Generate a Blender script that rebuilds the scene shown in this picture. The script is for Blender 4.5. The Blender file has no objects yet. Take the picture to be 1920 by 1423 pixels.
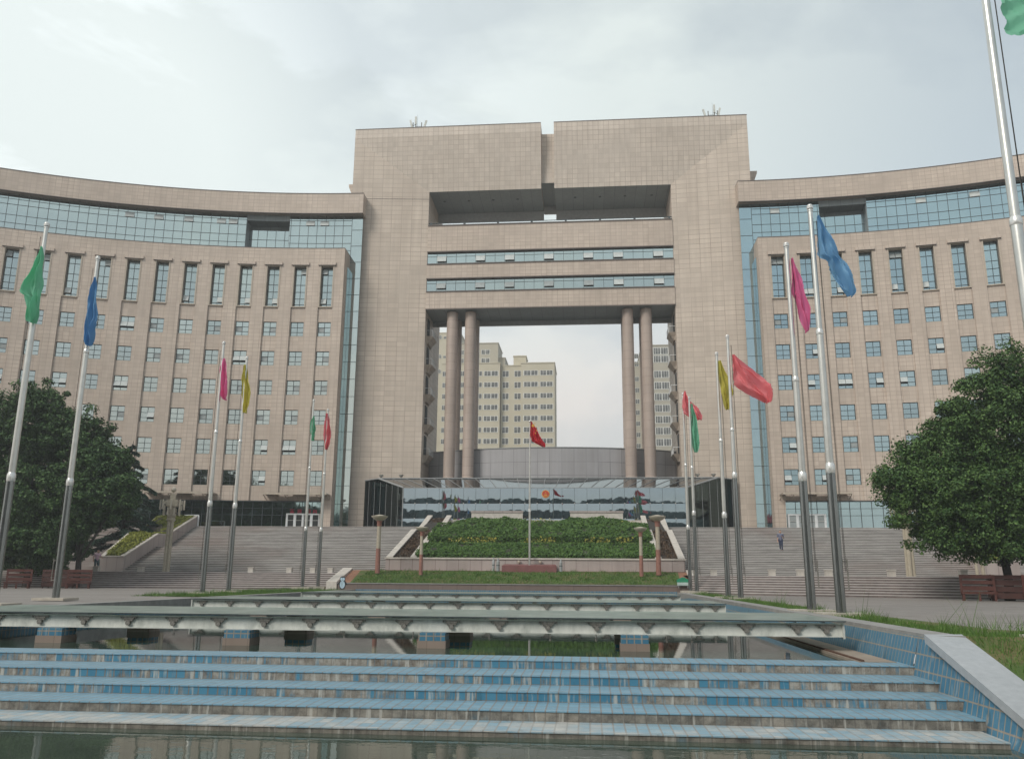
import bpy, math, random
import numpy as np
from mathutils import Matrix, Vector
random.seed(7); rng = np.random.default_rng(7)
sc = bpy.context.scene
R_ = math.radians

# ------------------------------------------------------------------ camera
FPX, PITCH, YAW, ROLL, EYE = 1590.55, R_(13.0919), R_(5.0978), R_(0.42475), 1.0
def basis(p, y, r):
    cy, sy, cp, sp = math.cos(y), math.sin(y), math.cos(p), math.sin(p)
    f = np.array([-sy*cp, cy*cp, sp]); rt = np.array([cy, sy, 0.]); up = np.cross(rt, f)
    c, s = math.cos(r), math.sin(r)
    return c*rt+s*up, -s*rt+c*up, f
CR_, CU_, CF_ = basis(PITCH, YAW, ROLL)
cam_d = bpy.data.cameras.new('camera'); cam = bpy.data.objects.new('camera', cam_d)
sc.collection.objects.link(cam); sc.camera = cam
cam_d.sensor_width = 36; cam_d.lens = 36*FPX/1920
cam_d.clip_start = .05; cam_d.clip_end = 4000
M = Matrix.Identity(4)
for i in range(3):
    M[i][0], M[i][1], M[i][2] = CR_[i], CU_[i], -CF_[i]
M[2][3] = EYE
cam.matrix_world = M
def at(px, py, Y):
    "point of the place, at depth Y, that was measured on the photograph"
    d = (px-960)/FPX*CR_-(py-711.5)/FPX*CU_+CF_; t = Y/d[1]
    return Vector((d[0]*t, Y, EYE+d[2]*t))

# ------------------------------------------------------------------ world and sun
SUN_EL, SUN_AZ = R_(40), R_(217)     # azimuth clockwise from +Y
w = bpy.data.worlds.new("World"); sc.world = w; w.use_nodes = True
nt = w.node_tree; nt.nodes.clear()
def N(nt, t, **k):
    n = nt.nodes.new(t)
    for a, b in k.items():
        if a == 'ins':
            for i, v in b.items(): n.inputs[i].default_value = v
        else: setattr(n, a, b)
    return n
L = nt.links.new
out = N(nt, 'ShaderNodeOutputWorld'); bg = N(nt, 'ShaderNodeBackground', ins={'Strength': .10})
sky = N(nt, 'ShaderNodeTexSky', sky_type='NISHITA', sun_disc=False, sun_elevation=SUN_EL, sun_rotation=SUN_AZ,
        air_density=1.3, dust_density=1.5, ozone_density=2.5)
tc = N(nt, 'ShaderNodeTexCoord'); mp = N(nt, 'ShaderNodeMapping', ins={'Scale': (1.1, 1.1, 2.2), 'Location': (.3, .15, .4)})
no = N(nt, 'ShaderNodeTexNoise', ins={'Scale': 2.0, 'Detail': 7, 'Roughness': .52, 'Distortion': .25})
cr = N(nt, 'ShaderNodeValToRGB'); cr.color_ramp.elements[0].position = .44; cr.color_ramp.elements[1].position = .56
cr.color_ramp.elements[0].color = (.72, .72, .72, 1); cr.color_ramp.elements[1].color = (.97, .97, .97, 1)
L(tc.outputs['Generated'], mp.inputs[0]); L(mp.outputs[0], no.inputs['Vector']); L(no.outputs['Fac'], cr.inputs[0])
# thicker, brighter cloud towards the left of the view
sep = N(nt, 'ShaderNodeSeparateXYZ'); L(tc.outputs['Generated'], sep.inputs[0])
dt = N(nt, 'ShaderNodeVectorMath', operation='DOT_PRODUCT'); dt.inputs[1].default_value = (-.55, .74, .39)
L(tc.outputs['Generated'], dt.inputs[0])
mr = N(nt, 'ShaderNodeMapRange', ins={1: .82, 2: .985, 3: 0., 4: 1.}); L(dt.outputs['Value'], mr.inputs[0])
hz = N(nt, 'ShaderNodeMapRange', ins={1: .20, 2: .36, 3: 0., 4: 1.}); L(sep.outputs['Z'], hz.inputs[0])
cc = N(nt, 'ShaderNodeMix', data_type='RGBA'); cc.inputs[6].default_value = (9.0, 8.6, 8.15, 1); cc.inputs[7].default_value = (8.0, 8.75, 8.6, 1)
L(hz.outputs[0], cc.inputs[0])
cb = N(nt, 'ShaderNodeMix', data_type='RGBA'); cb.inputs[7].default_value = (9.6, 10.4, 10.4, 1)
n2 = N(nt, 'ShaderNodeTexNoise', ins={'Scale': 3.2, 'Detail': 7, 'Roughness': .55, 'Distortion': .4}); L(mp.outputs[0], n2.inputs['Vector'])
r2 = N(nt, 'ShaderNodeMapRange', ins={1: .475, 2: .53, 3: .40, 4: 1.}); L(n2.outputs['Fac'], r2.inputs[0])
m2_ = N(nt, 'ShaderNodeMath', operation='MULTIPLY'); L(mr.outputs[0], m2_.inputs[0]); L(r2.outputs[0], m2_.inputs[1])
L(cc.outputs[2], cb.inputs[6]); L(m2_.outputs[0], cb.inputs[0])
mx = N(nt, 'ShaderNodeMix', data_type='RGBA')
mxx = N(nt, 'ShaderNodeMath', operation='MAXIMUM'); r3 = N(nt, 'ShaderNodeMapRange', ins={1: .08, 2: .40, 3: 1., 4: .62}); L(sep.outputs['X'], r3.inputs[0]); m3_ = N(nt, 'ShaderNodeMath', operation='MULTIPLY'); L(cr.outputs[0], m3_.inputs[0]); L(r3.outputs[0], m3_.inputs[1]); L(m3_.outputs[0], mxx.inputs[0]); L(mr.outputs[0], mxx.inputs[1]); L(mxx.outputs[0], mx.inputs[0]); L(sky.outputs[0], mx.inputs[6]); L(cb.outputs[2], mx.inputs[7])
L(mx.outputs[2], bg.inputs['Color']); L(bg.outputs[0], out.inputs[0])
sd = bpy.data.lights.new('sun', 'SUN'); sd.energy = 2.2; sd.angle = R_(20); sd.color = (1, .94, .86)
sun = bpy.data.objects.new('sun', sd); sc.collection.objects.link(sun)
sv = Vector((math.sin(SUN_AZ)*math.cos(SUN_EL), math.cos(SUN_AZ)*math.cos(SUN_EL), math.sin(SUN_EL)))
sun.rotation_euler = sv.to_track_quat('Z', 'Y').to_euler(); sun.location = (0, 0, 80)
sc.view_settings.view_transform = 'Standard'; sc.view_settings.look = 'None'
sc.view_settings.exposure = .06; sc.view_settings.gamma = 1
sc.render.engine = 'CYCLES'
sc.cycles.max_bounces = 6; sc.cycles.transparent_max_bounces = 8; sc.cycles.caustics_reflective = False; sc.cycles.caustics_refractive = False

# ------------------------------------------------------------------ materials
def newmat(name):
    m = bpy.data.materials.new(name); m.use_nodes = True; nt = m.node_tree
    return m, nt, nt.nodes['Principled BSDF']
def c4(c): return (c[0], c[1], c[2], 1)
def mix(nt, fac, a, b, mode='MIX'):
    n = nt.nodes.new('ShaderNodeMix'); n.data_type = 'RGBA'; n.blend_type = mode
    for i, v in ((0, fac), (6, a), (7, b)):
        if isinstance(v, bpy.types.NodeSocket): nt.links.new(v, n.inputs[i])
        elif isinstance(v, (int, float)): n.inputs[i].default_value = v
        else: n.inputs[i].default_value = c4(v)
    return n.outputs[2]
def ramp(nt, fac, p0, p1, a=(0, 0, 0), b=(1, 1, 1)):
    n = nt.nodes.new('ShaderNodeValToRGB'); n.color_ramp.elements[0].position = p0; n.color_ramp.elements[1].position = p1
    n.color_ramp.elements[0].color = c4(a); n.color_ramp.elements[1].color = c4(b); nt.links.new(fac, n.inputs[0]); return n.outputs[0]
def noise(nt, scale, detail=4, vec=None, sc3=None, rough=.55):
    n = nt.nodes.new('ShaderNodeTexNoise'); n.inputs['Scale'].default_value = scale; n.inputs['Detail'].default_value = detail
    n.inputs['Roughness'].default_value = rough
    t = nt.nodes.new('ShaderNodeTexCoord'); src = t.outputs[vec or 'Object']
    if sc3:
        m = nt.nodes.new('ShaderNodeMapping'); m.inputs['Scale'].default_value = sc3; nt.links.new(src, m.inputs[0]); src = m.outputs[0]
    nt.links.new(src, n.inputs['Vector']); return n.outputs['Fac']
def brick(nt, w, h, mortar, c1, c2, cm, off=0., smooth=.1):
    b = nt.nodes.new('ShaderNodeTexBrick'); b.offset = off; b.squash = 1
    b.inputs['Scale'].default_value = 1; b.inputs['Brick Width'].default_value = w; b.inputs['Row Height'].default_value = h
    b.inputs['Mortar Size'].default_value = mortar; b.inputs['Mortar Smooth'].default_value = smooth; b.inputs['Bias'].default_value = 0
    b.inputs['Color1'].default_value = c4(c1); b.inputs['Color2'].default_value = c4(c2); b.inputs['Mortar'].default_value = c4(cm)
    t = nt.nodes.new('ShaderNodeTexCoord'); nt.links.new(t.outputs['UV'], b.inputs['Vector'])
    return b
def bump(nt, bsdf, h, s=.2, d=.02):
    b = nt.nodes.new('ShaderNodeBump'); b.inputs['Strength'].default_value = s; b.inputs['Distance'].default_value = d
    nt.links.new(h, b.inputs['Height']); nt.links.new(b.outputs[0], bsdf.inputs['Normal'])
def plain(name, col, rough=.6, metal=0., var=.12, nscale=3., spec=.5):
    m, nt, b = newmat(name)
    f = noise(nt, nscale, 5)
    nt.links.new(mix(nt, ramp(nt, f, .3, .7), tuple(x*(1-var) for x in col), tuple(min(1, x*(1+var)) for x in col)), b.inputs['Base Color'])
    b.inputs['Roughness'].default_value = rough; b.inputs['Metallic'].default_value = metal; b.inputs['Specular IOR Level'].default_value = spec
    return m
def stone(name, c1, c2, cm, w=.9, h=.6, mortar=.022, rough=.6, dirt=.20, streak=.0):
    m, nt, b = newmat(name)
    br = brick(nt, w, h, mortar, c1, c2, cm)
    col = mix(nt, ramp(nt, noise(nt, .25, 6), .35, .7), br.outputs['Color'], tuple(x*.86 for x in c2))
    t = nt.nodes.new('ShaderNodeTexCoord'); sn = nt.nodes.new('ShaderNodeVectorMath'); sn.operation = 'SNAP'; sn.inputs[1].default_value = (w, h, 1)
    nt.links.new(t.outputs['UV'], sn.inputs[0]); wn = nt.nodes.new('ShaderNodeTexWhiteNoise'); wn.noise_dimensions = '3D'; nt.links.new(sn.outputs[0], wn.inputs['Vector'])
    col = mix(nt, 1., col, ramp(nt, wn.outputs['Value'], 0., 1., (.93, .925, .92), (1.03, 1.03, 1.03)), 'MULTIPLY')
    col = mix(nt, dirt, col, ramp(nt, noise(nt, 1.0, 6, sc3=(2.5, 2.5, .10)), .3, .7, (.35, .3, .27), (1, 1, 1)), 'MULTIPLY')
    col = mix(nt, dirt, col, ramp(nt, noise(nt, .07, 4), .35, .65, (.6, .57, .53), (1, 1, 1)), 'MULTIPLY')
    nt.links.new(col, b.inputs['Base Color']); b.inputs['Roughness'].default_value = rough
    return m
def glass(name, tint, rough=.03, bs=.15, bscale=.35, dist=.05):
    m, nt, b = newmat(name)
    b.inputs['Metallic'].default_value = 1; b.inputs['Roughness'].default_value = rough
    f = noise(nt, .35, 3)
    oi = nt.nodes.new('ShaderNodeObjectInfo'); c_ = mix(nt, ramp(nt, f, .35, .65), tuple(x*.93 for x in tint), tint)
    c_ = mix(nt, ramp(nt, oi.outputs['Random'], .1, .9), mix(nt, 1., c_, (.80, .82, .84), 'MULTIPLY'), c_)
    nt.links.new(c_, b.inputs['Base Color'])
    bump(nt, b, noise(nt, bscale, 2), bs, dist)
    return m
MT = {}
MT['clad'] = stone('pink_granite_cladding', (.63, .545, .46), (.60, .515, .435), (.30, .225, .18), 1.2, .58, .022)
MT['clad_small'] = stone('small_pink_cladding', (.60, .51, .43), (.57, .48, .405), (.31, .23, .185), .62, .44, .018)
MT['clad_lintel'] = stone('lintel_cladding', (.65, .57, .49), (.62, .545, .47), (.31, .235, .19), .62, .58, .020)
MT['clad_round'] = stone('column_cladding', (.49, .40, .345), (.46, .375, .325), (.30, .22, .19), 50, 1.0, .018)
MT['coping'] = plain('dark_coping', (.12, .10, .09), .7)
MT['trim'] = plain('beige_window_surround', (.42, .36, .29), .6)
MT['soffit'] = stone('metal_soffit_panel', (.27, .31, .32), (.25, .29, .30), (.13, .15, .16), 1.25, 20, .03, .5)
MT['glass'] = glass('blue_mirror_glass', (.50, .57, .555), .03, .12, .8, .03)
MT['glass_r'] = glass('bluer_mirror_glass', (.41, .53, .565), .03, .12, .8, .03)
MT['glass_hall'] = glass('entrance_glass', (.40, .48, .52), .02, .05, .55, .03)
MT['glass_dark'] = glass('dark_glass', (.42, .55, .55), .04, .3, .5, .05)
MT['glass_side'] = glass('dark_side_glass', (.13, .18, .18), .04, .1, .5, .03)
MT['glass_roof'] = glass('roof_glass', (.40, .41, .41), .06, .1, .8, .02)
MT['frame'] = plain('dark_window_frame', (.035, .05, .055), .45)
MT['sashglass'] = plain('open_sash_glass', (.50, .53, .52), .15, .0, .1)
MT['blind'] = plain('drawn_blind', (.30, .33, .33), .4)
MT['void'] = plain('dark_interior', (.02, .022, .022), .8)
MT['white'] = plain('white_frame_paint', (.66, .68, .68), .5)
MT['drum'] = stone('grey_metal_panels', (.43, .42, .43), (.40, .39, .40), (.15, .15, .155), 1.35, 1.5, .03, .38)
MT['steel'] = plain('brushed_steel', (.62, .61, .57), .30, .85, .08)
MT['steel_low'] = plain('polished_dark_steel', (.27, .28, .275), .20, .95, .08)
MT['steel_ring'] = plain('bright_steel_ring', (.72, .71, .68), .25, .6, .05)
MT['rope'] = plain('dark_rope', (.05, .045, .04), .9)
MT['penguin_black'] = plain('black_board', (.02, .02, .022), .5)
MT['penguin_white'] = plain('pale_blue_board', (.45, .60, .70), .5)
MT['greenboard'] = plain('green_board', (.02, .24, .13), .5)
MT['whiteboard'] = plain('pale_board', (.45, .55, .52), .5)
MT['red'] = plain('red_paint', (.45, .03, .02), .45)
MT['redsign'] = plain('red_sign_paint', (.42, .02, .05), .5)
MT['gold'] = plain('gold_paint', (.65, .35, .06), .4, .3)
MT['lamp_stone'] = plain('lamp_column_beige', (.40, .35, .27), .6, 0, .15, 6)
MT['lamp_red'] = plain('lamp_column_red', (.27, .125, .095), .65, 0, .2, 5)
MT['lamp_bowl'] = plain('lamp_bowl', (.48, .43, .35), .4)
MT['wood'] = plain('red_brown_wood', (.085, .024, .016), .5, 0, .25, 6)
MT['wood_dark'] = plain('dark_wood', (.06, .018, .012), .6, 0, .25, 6)
MT['bark'] = plain('bark', (.035, .03, .025), .9, 0, .4, 12)
MT['soil'] = plain('reddish_soil', (.26, .13, .08), .95, 0, .3, 4)
MT['planterwall'] = stone('pale_planter_stone', (.46, .40, .37), (.43, .37, .35), (.24, .19, .18), .9, 5, .03)
MT['capstone'] = plain('pale_capstone', (.52, .48, .43), .7, 0, .15, 3)
MT['brownstone'] = stone('brown_retaining_stone', (.22, .165, .14), (.19, .145, .125), (.13, .10, .09), 1.0, .5, .02)
MT['plinth'] = plain('red_brown_plinth', (.19, .075, .07), .6)
MT['beamwhite'] = None
MT['bracket'] = plain('corroded_grey_steel', (.20, .19, .17), .7, .2, .4, 20)
MT['grey'] = plain('grey_paint', (.30, .31, .31), .6)
MT['skin'] = plain('skin', (.42, .24, .17), .6); MT['hair'] = plain('hair', (.012, .01, .01), .7)
MT['shirt_grey'] = plain('blue_grey_shirt', (.13, .14, .20), .8); MT['navy'] = plain('navy_trousers', (.025, .035, .07), .8)
MT['shirt_pink'] = plain('pale_pink_shirt', (.62, .42, .50), .8); MT['teal'] = plain('dark_teal_shorts', (.05, .09, .11), .8)
MT['shoe'] = plain('shoe', (.12, .13, .14), .6)
MT['creamwall'] = plain('cream_render', (.50, .455, .345), .8, 0, .05, .3)
MT['greywall'] = plain('grey_render', (.40, .37, .30), .8, 0, .06, .3)
MT['win_white'] = plain('white_window_frame', (.62, .62, .58), .5)
def aptglass():
    m, nt, b = newmat('flat_window_glass')
    f = noise(nt, .9, 1, sc3=(1, 1, 1)); nt.links.new(ramp(nt, f, .35, .65, (.04, .045, .045), (.20, .20, .19)), b.inputs['Base Color'])
    b.inputs['Roughness'].default_value = .2; return m
MT['aptglass'] = aptglass()
def beamwhite():
    m, nt, b = newmat('weathered_white_beam')
    f = ramp(nt, noise(nt, 5, 8, sc3=(1, 1, .5), rough=.7), .38, .62)
    g = ramp(nt, noise(nt, 1.2, 4), .35, .7)
    nt.links.new(mix(nt, g, mix(nt, f, (.36, .38, .35), (.62, .63, .58)), (.60, .61, .57)), b.inputs['Base Color'])
    b.inputs['Roughness'].default_value = .55; return m
MT['beamwhite'] = beamwhite()
def tiles(name, w, h, blue1, blue2, grout, con1, con2, lo, hi, sc3, wear_scale=1.0, mortar=.012, lime=.6, tilew=.45):
    m, nt, b = newmat(name)
    br = brick(nt, w, h, mortar, blue1, blue2, grout, 0., .2)
    t = nt.nodes.new('ShaderNodeTexCoord'); sn = nt.nodes.new('ShaderNodeVectorMath'); sn.operation = 'SNAP'; sn.inputs[1].default_value = (w, h, 1)
    nt.links.new(t.outputs['UV'], sn.inputs[0]); wn = nt.nodes.new('ShaderNodeTexWhiteNoise'); wn.noise_dimensions = '3D'; nt.links.new(sn.outputs[0], wn.inputs['Vector'])
    conc = mix(nt, ramp(nt, noise(nt, 3.5, 9, rough=.75), .36, .64), con1, con2)
    conc = mix(nt, br.outputs['Fac'], conc, mix(nt, .5, conc, grout))
    big = noise(nt, .30, 4, sc3=(1, 1.3, 4)); st = noise(nt, wear_scale, 8, sc3=sc3, rough=.7)
    def mth(op, a, c):
        n = nt.nodes.new('ShaderNodeMath'); n.operation = op
        for i, v in enumerate((a, c)):
            if isinstance(v, (int, float)): n.inputs[i].default_value = v
            else: nt.links.new(v, n.inputs[i])
        return n.outputs[0]
    tot = mth('ADD', mth('MULTIPLY', wn.outputs['Value'], tilew*.4), mth('ADD', mth('MULTIPLY', big, .9), mth('MULTIPLY', st, .7)))
    col = mix(nt, ramp(nt, tot, lo, hi), br.outputs['Color'], conc)
    run = noise(nt, 1.0, 6, sc3=(11, 11, .9), rough=.6)
    col = mix(nt, ramp(nt, run, .56, .65, (0, 0, 0), (lime, lime, lime)), col, (.47, .455, .41))
    drk = noise(nt, 1.0, 5, sc3=(4, 4, 1.5), rough=.65)
    col = mix(nt, ramp(nt, drk, .30, .42, (.55, .55, .55), (0, 0, 0)), col, mix(nt, 1., col, (.45, .42, .38), 'MULTIPLY'))
    nt.links.new(col, b.inputs['Base Color']); b.inputs['Roughness'].default_value = .45
    bump(nt, b, br.outputs['Fac'], -.3, .004)
    return m
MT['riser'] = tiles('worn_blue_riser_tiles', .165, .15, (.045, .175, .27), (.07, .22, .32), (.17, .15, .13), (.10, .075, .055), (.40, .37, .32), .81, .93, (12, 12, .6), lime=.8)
MT['riser_bad'] = tiles('peeled_riser', .165, .15, (.07, .14, .18), (.11, .16, .18), (.10, .09, .08), (.075, .07, .06), (.29, .265, .225), .62, .80, (6, 6, 1.5))
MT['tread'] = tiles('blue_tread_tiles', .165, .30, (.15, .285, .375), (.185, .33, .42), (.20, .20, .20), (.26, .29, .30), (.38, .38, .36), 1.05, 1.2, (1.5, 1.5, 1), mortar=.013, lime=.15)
MT['tread_bad'] = tiles('faded_tread_tiles', .165, .30, (.20, .33, .41), (.25, .38, .45), (.25, .25, .24), (.36, .37, .36), (.50, .49, .46), .80, 1.0, (1.5, 1.5, 1), mortar=.013, lime=.3)
MT['poolwall'] = tiles('blue_pool_wall_tiles', .16, .26, (.045, .16, .255), (.055, .18, .275), (.26, .23, .19), (.20, .24, .24), (.34, .32, .27), 1.05, 1.25, (5, 5, .7), mortar=.014, lime=.35)
MT['pierstone'] = stone('pinkish_pier_stone', (.32, .25, .21), (.29, .23, .19), (.2, .15, .12), .5, .3, .01)
def watermat(name, deep, bs=.05, sc=(1.2, 2.5, 1)):
    m, nt, b = newmat(name)
    nt.links.new(mix(nt, ramp(nt, noise(nt, .4, 4), .35, .65), deep, tuple(x*.6 for x in deep)), b.inputs['Base Color'])
    b.inputs['Roughness'].default_value = .015; b.inputs['IOR'].default_value = 1.33
    bump(nt, b, noise(nt, 1.5, 3, sc3=sc), bs, .02); return m
MT['water'] = watermat('still_pool_water', (.035, .065, .05), .035)
MT['water_near'] = watermat('green_pool_water', (.06, .08, .06), .08, (1.5, 2.5, 1))
def ground(name, a, c, s1, rough=.9, line=None, w=1, h=1):
    m, nt, b = newmat(name)
    col = mix(nt, ramp(nt, noise(nt, s1, 8, rough=.65), .35, .65), a, c)
    if line:
        br = brick(nt, w, h, .012, (1, 1, 1), (.93, .93, .93), line); col = mix(nt, 1., col, br.outputs['Color'], 'MULTIPLY')
    col = mix(nt, .5, col, ramp(nt, noise(nt, .12, 5, sc3=(1, 2.5, 1)), .3, .7, (.62, .6, .58), (1, 1, 1)), 'MULTIPLY')
    nt.links.new(col, b.inputs['Base Color']); b.inputs['Roughness'].default_value = rough; return m
MT['plaza'] = ground('plaza_paving', (.235, .21, .195), (.29, .265, .245), 1.5, .8, (.6, .6, .6), 1.0, .6)
MT['stairs'] = None
def stairmat(name, a, c, d):
    m, nt, b = newmat(name)
    col = mix(nt, ramp(nt, noise(nt, 1.0, 8, sc3=(.5, 3.0, 3.0), rough=.7), .36, .62), a, c)
    col = mix(nt, ramp(nt, noise(nt, .11, 5), .50, .70, (0, 0, 0), (.8, .8, .8)), col, d)
    col = mix(nt, ramp(nt, noise(nt, .6, 6, sc3=(.25, 4, 4)), .58, .70, (0, 0, 0), (.6, .6, .6)), col, (.52, .50, .48))
    nt.links.new(col, b.inputs['Base Color']); b.inputs['Roughness'].default_value = .8; return m
MT['stairs'] = stairmat('weathered_stair_stone', (.23, .205, .195), (.37, .345, .33), (.22, .165, .14))
MT['stairs_low'] = stairmat('lower_stair_stone', (.26, .23, .215), (.36, .325, .31), (.24, .20, .18))
MT['nosing'] = plain('pale_nosing', (.50, .47, .45), .7)
MT['nosing_up'] = stairmat('upper_stair_nosing', (.40, .385, .365), (.62, .60, .57), (.40, .33, .30))
MT['painted_shade'] = plain('stair_painted_shade', (.06, .05, .045), .9)
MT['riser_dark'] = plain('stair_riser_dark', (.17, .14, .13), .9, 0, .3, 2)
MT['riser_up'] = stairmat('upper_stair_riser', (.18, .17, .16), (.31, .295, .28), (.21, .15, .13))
MT['curb'] = ground('grey_curb', (.24, .235, .225), (.32, .31, .295), 3)
MT['granite'] = ground('granite_slab', (.36, .38, .40), (.42, .44, .46), 8, .7)
MT['ledge'] = ground('tan_ledge', (.26, .21, .17), (.34, .28, .22), 3)
MT['rust'] = plain('rusty_strip', (.10, .05, .03), .8)
MT['platestone'] = plain('pole_slab_stone', (.42, .38, .32), .8, 0, .15, 4)
def leafmat(name, a, c, trans=.25):
    m, nt, b = newmat(name)
    g = nt.nodes.new('ShaderNodeNewGeometry')
    n = noise(nt, .9, 3)
    ad = nt.nodes.new('ShaderNodeMath'); ad.operation = 'ADD'; nt.links.new(g.outputs['Random Per Island'], ad.inputs[0]); nt.links.new(n, ad.inputs[1])
    hf = nt.nodes.new('ShaderNodeMath'); hf.operation = 'MULTIPLY'; hf.inputs[1].default_value = .5; nt.links.new(ad.outputs[0], hf.inputs[0])
    nt.links.new(ramp(nt, hf.outputs[0], .25, .75, a, c), b.inputs['Base Color']); b.inputs['Roughness'].default_value = .6
    b.inputs['Specular IOR Level'].default_value = .25
    return m
MT['leaf'] = leafmat('tree_leaves', (.028, .072, .020), (.10, .17, .045))
MT['leaf2'] = leafmat('tree_leaves_dark', (.023, .06, .02), (.078, .14, .042))
MT['needle'] = leafmat('cedar_needles', (.02, .05, .035), (.06, .11, .075))
MT['hedge'] = leafmat('hedge_leaves', (.035, .085, .018), (.095, .175, .035))
MT['hedge_light'] = leafmat('light_ground_leaves', (.07, .12, .02), (.17, .24, .05))
MT['hedge_gold'] = leafmat('golden_hedge_leaves', (.13, .15, .02), (.26, .27, .045))
MT['hedge_red'] = leafmat('reddish_hedge_leaves', (.045, .03, .018), (.10, .06, .035))
MT['flower'] = leafmat('yellow_flowers', (.12, .15, .03), (.38, .33, .06))
MT['grass'] = leafmat('grass_blades', (.05, .11, .02), (.11, .19, .04))
MT['wood_far'] = leafmat('far_leaves', (.05, .08, .075), (.09, .13, .115))
def lawnmat():
    m, nt, b = newmat('patchy_lawn')
    col = mix(nt, ramp(nt, noise(nt, .5, 6, rough=.65), .45, .62), (.075, .125, .025), (.17, .13, .055))
    col = mix(nt, ramp(nt, noise(nt, 12, 4), .3, .7), col, mix(nt, .5, col, (.03, .05, .01)))
    nt.links.new(col, b.inputs['Base Color']); b.inputs['Roughness'].default_value = .95; bump(nt, b, noise(nt, 20, 4), .6, .03); return m
MT['lawn'] = lawnmat()
def clothmat(name, col):
    m, nt, b = newmat(name)
    f = noise(nt, 40, 2)
    nt.links.new(mix(nt, f, col, tuple(x*.85 for x in col)), b.inputs['Base Color']); b.inputs['Roughness'].default_value = .75
    tr = nt.nodes.new('ShaderNodeBsdfTranslucent'); tr.inputs[0].default_value = c4(col)
    ms = nt.nodes.new('ShaderNodeMixShader'); ms.inputs[0].default_value = .5
    nt.links.new(b.outputs[0], ms.inputs[1]); nt.links.new(tr.outputs[0], ms.inputs[2])
    nt.links.new(ms.outputs[0], nt.nodes['Material Output'].inputs[0]); return m
CLOTH = {'green': (.25, .66, .44), 'blue': (.15, .36, .62), 'lightblue': (.25, .50, .74), 'pink': (.90, .26, .50), 'yellow': (.72, .65, .13),
         'red': (.90, .24, .28), 'coral': (.95, .30, .33), 'flagred': (.75, .05, .07), 'mint': (.26, .66, .46)}
for k, v in CLOTH.items(): MT['cloth_'+k] = clothmat(k+'_cloth', v)

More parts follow.
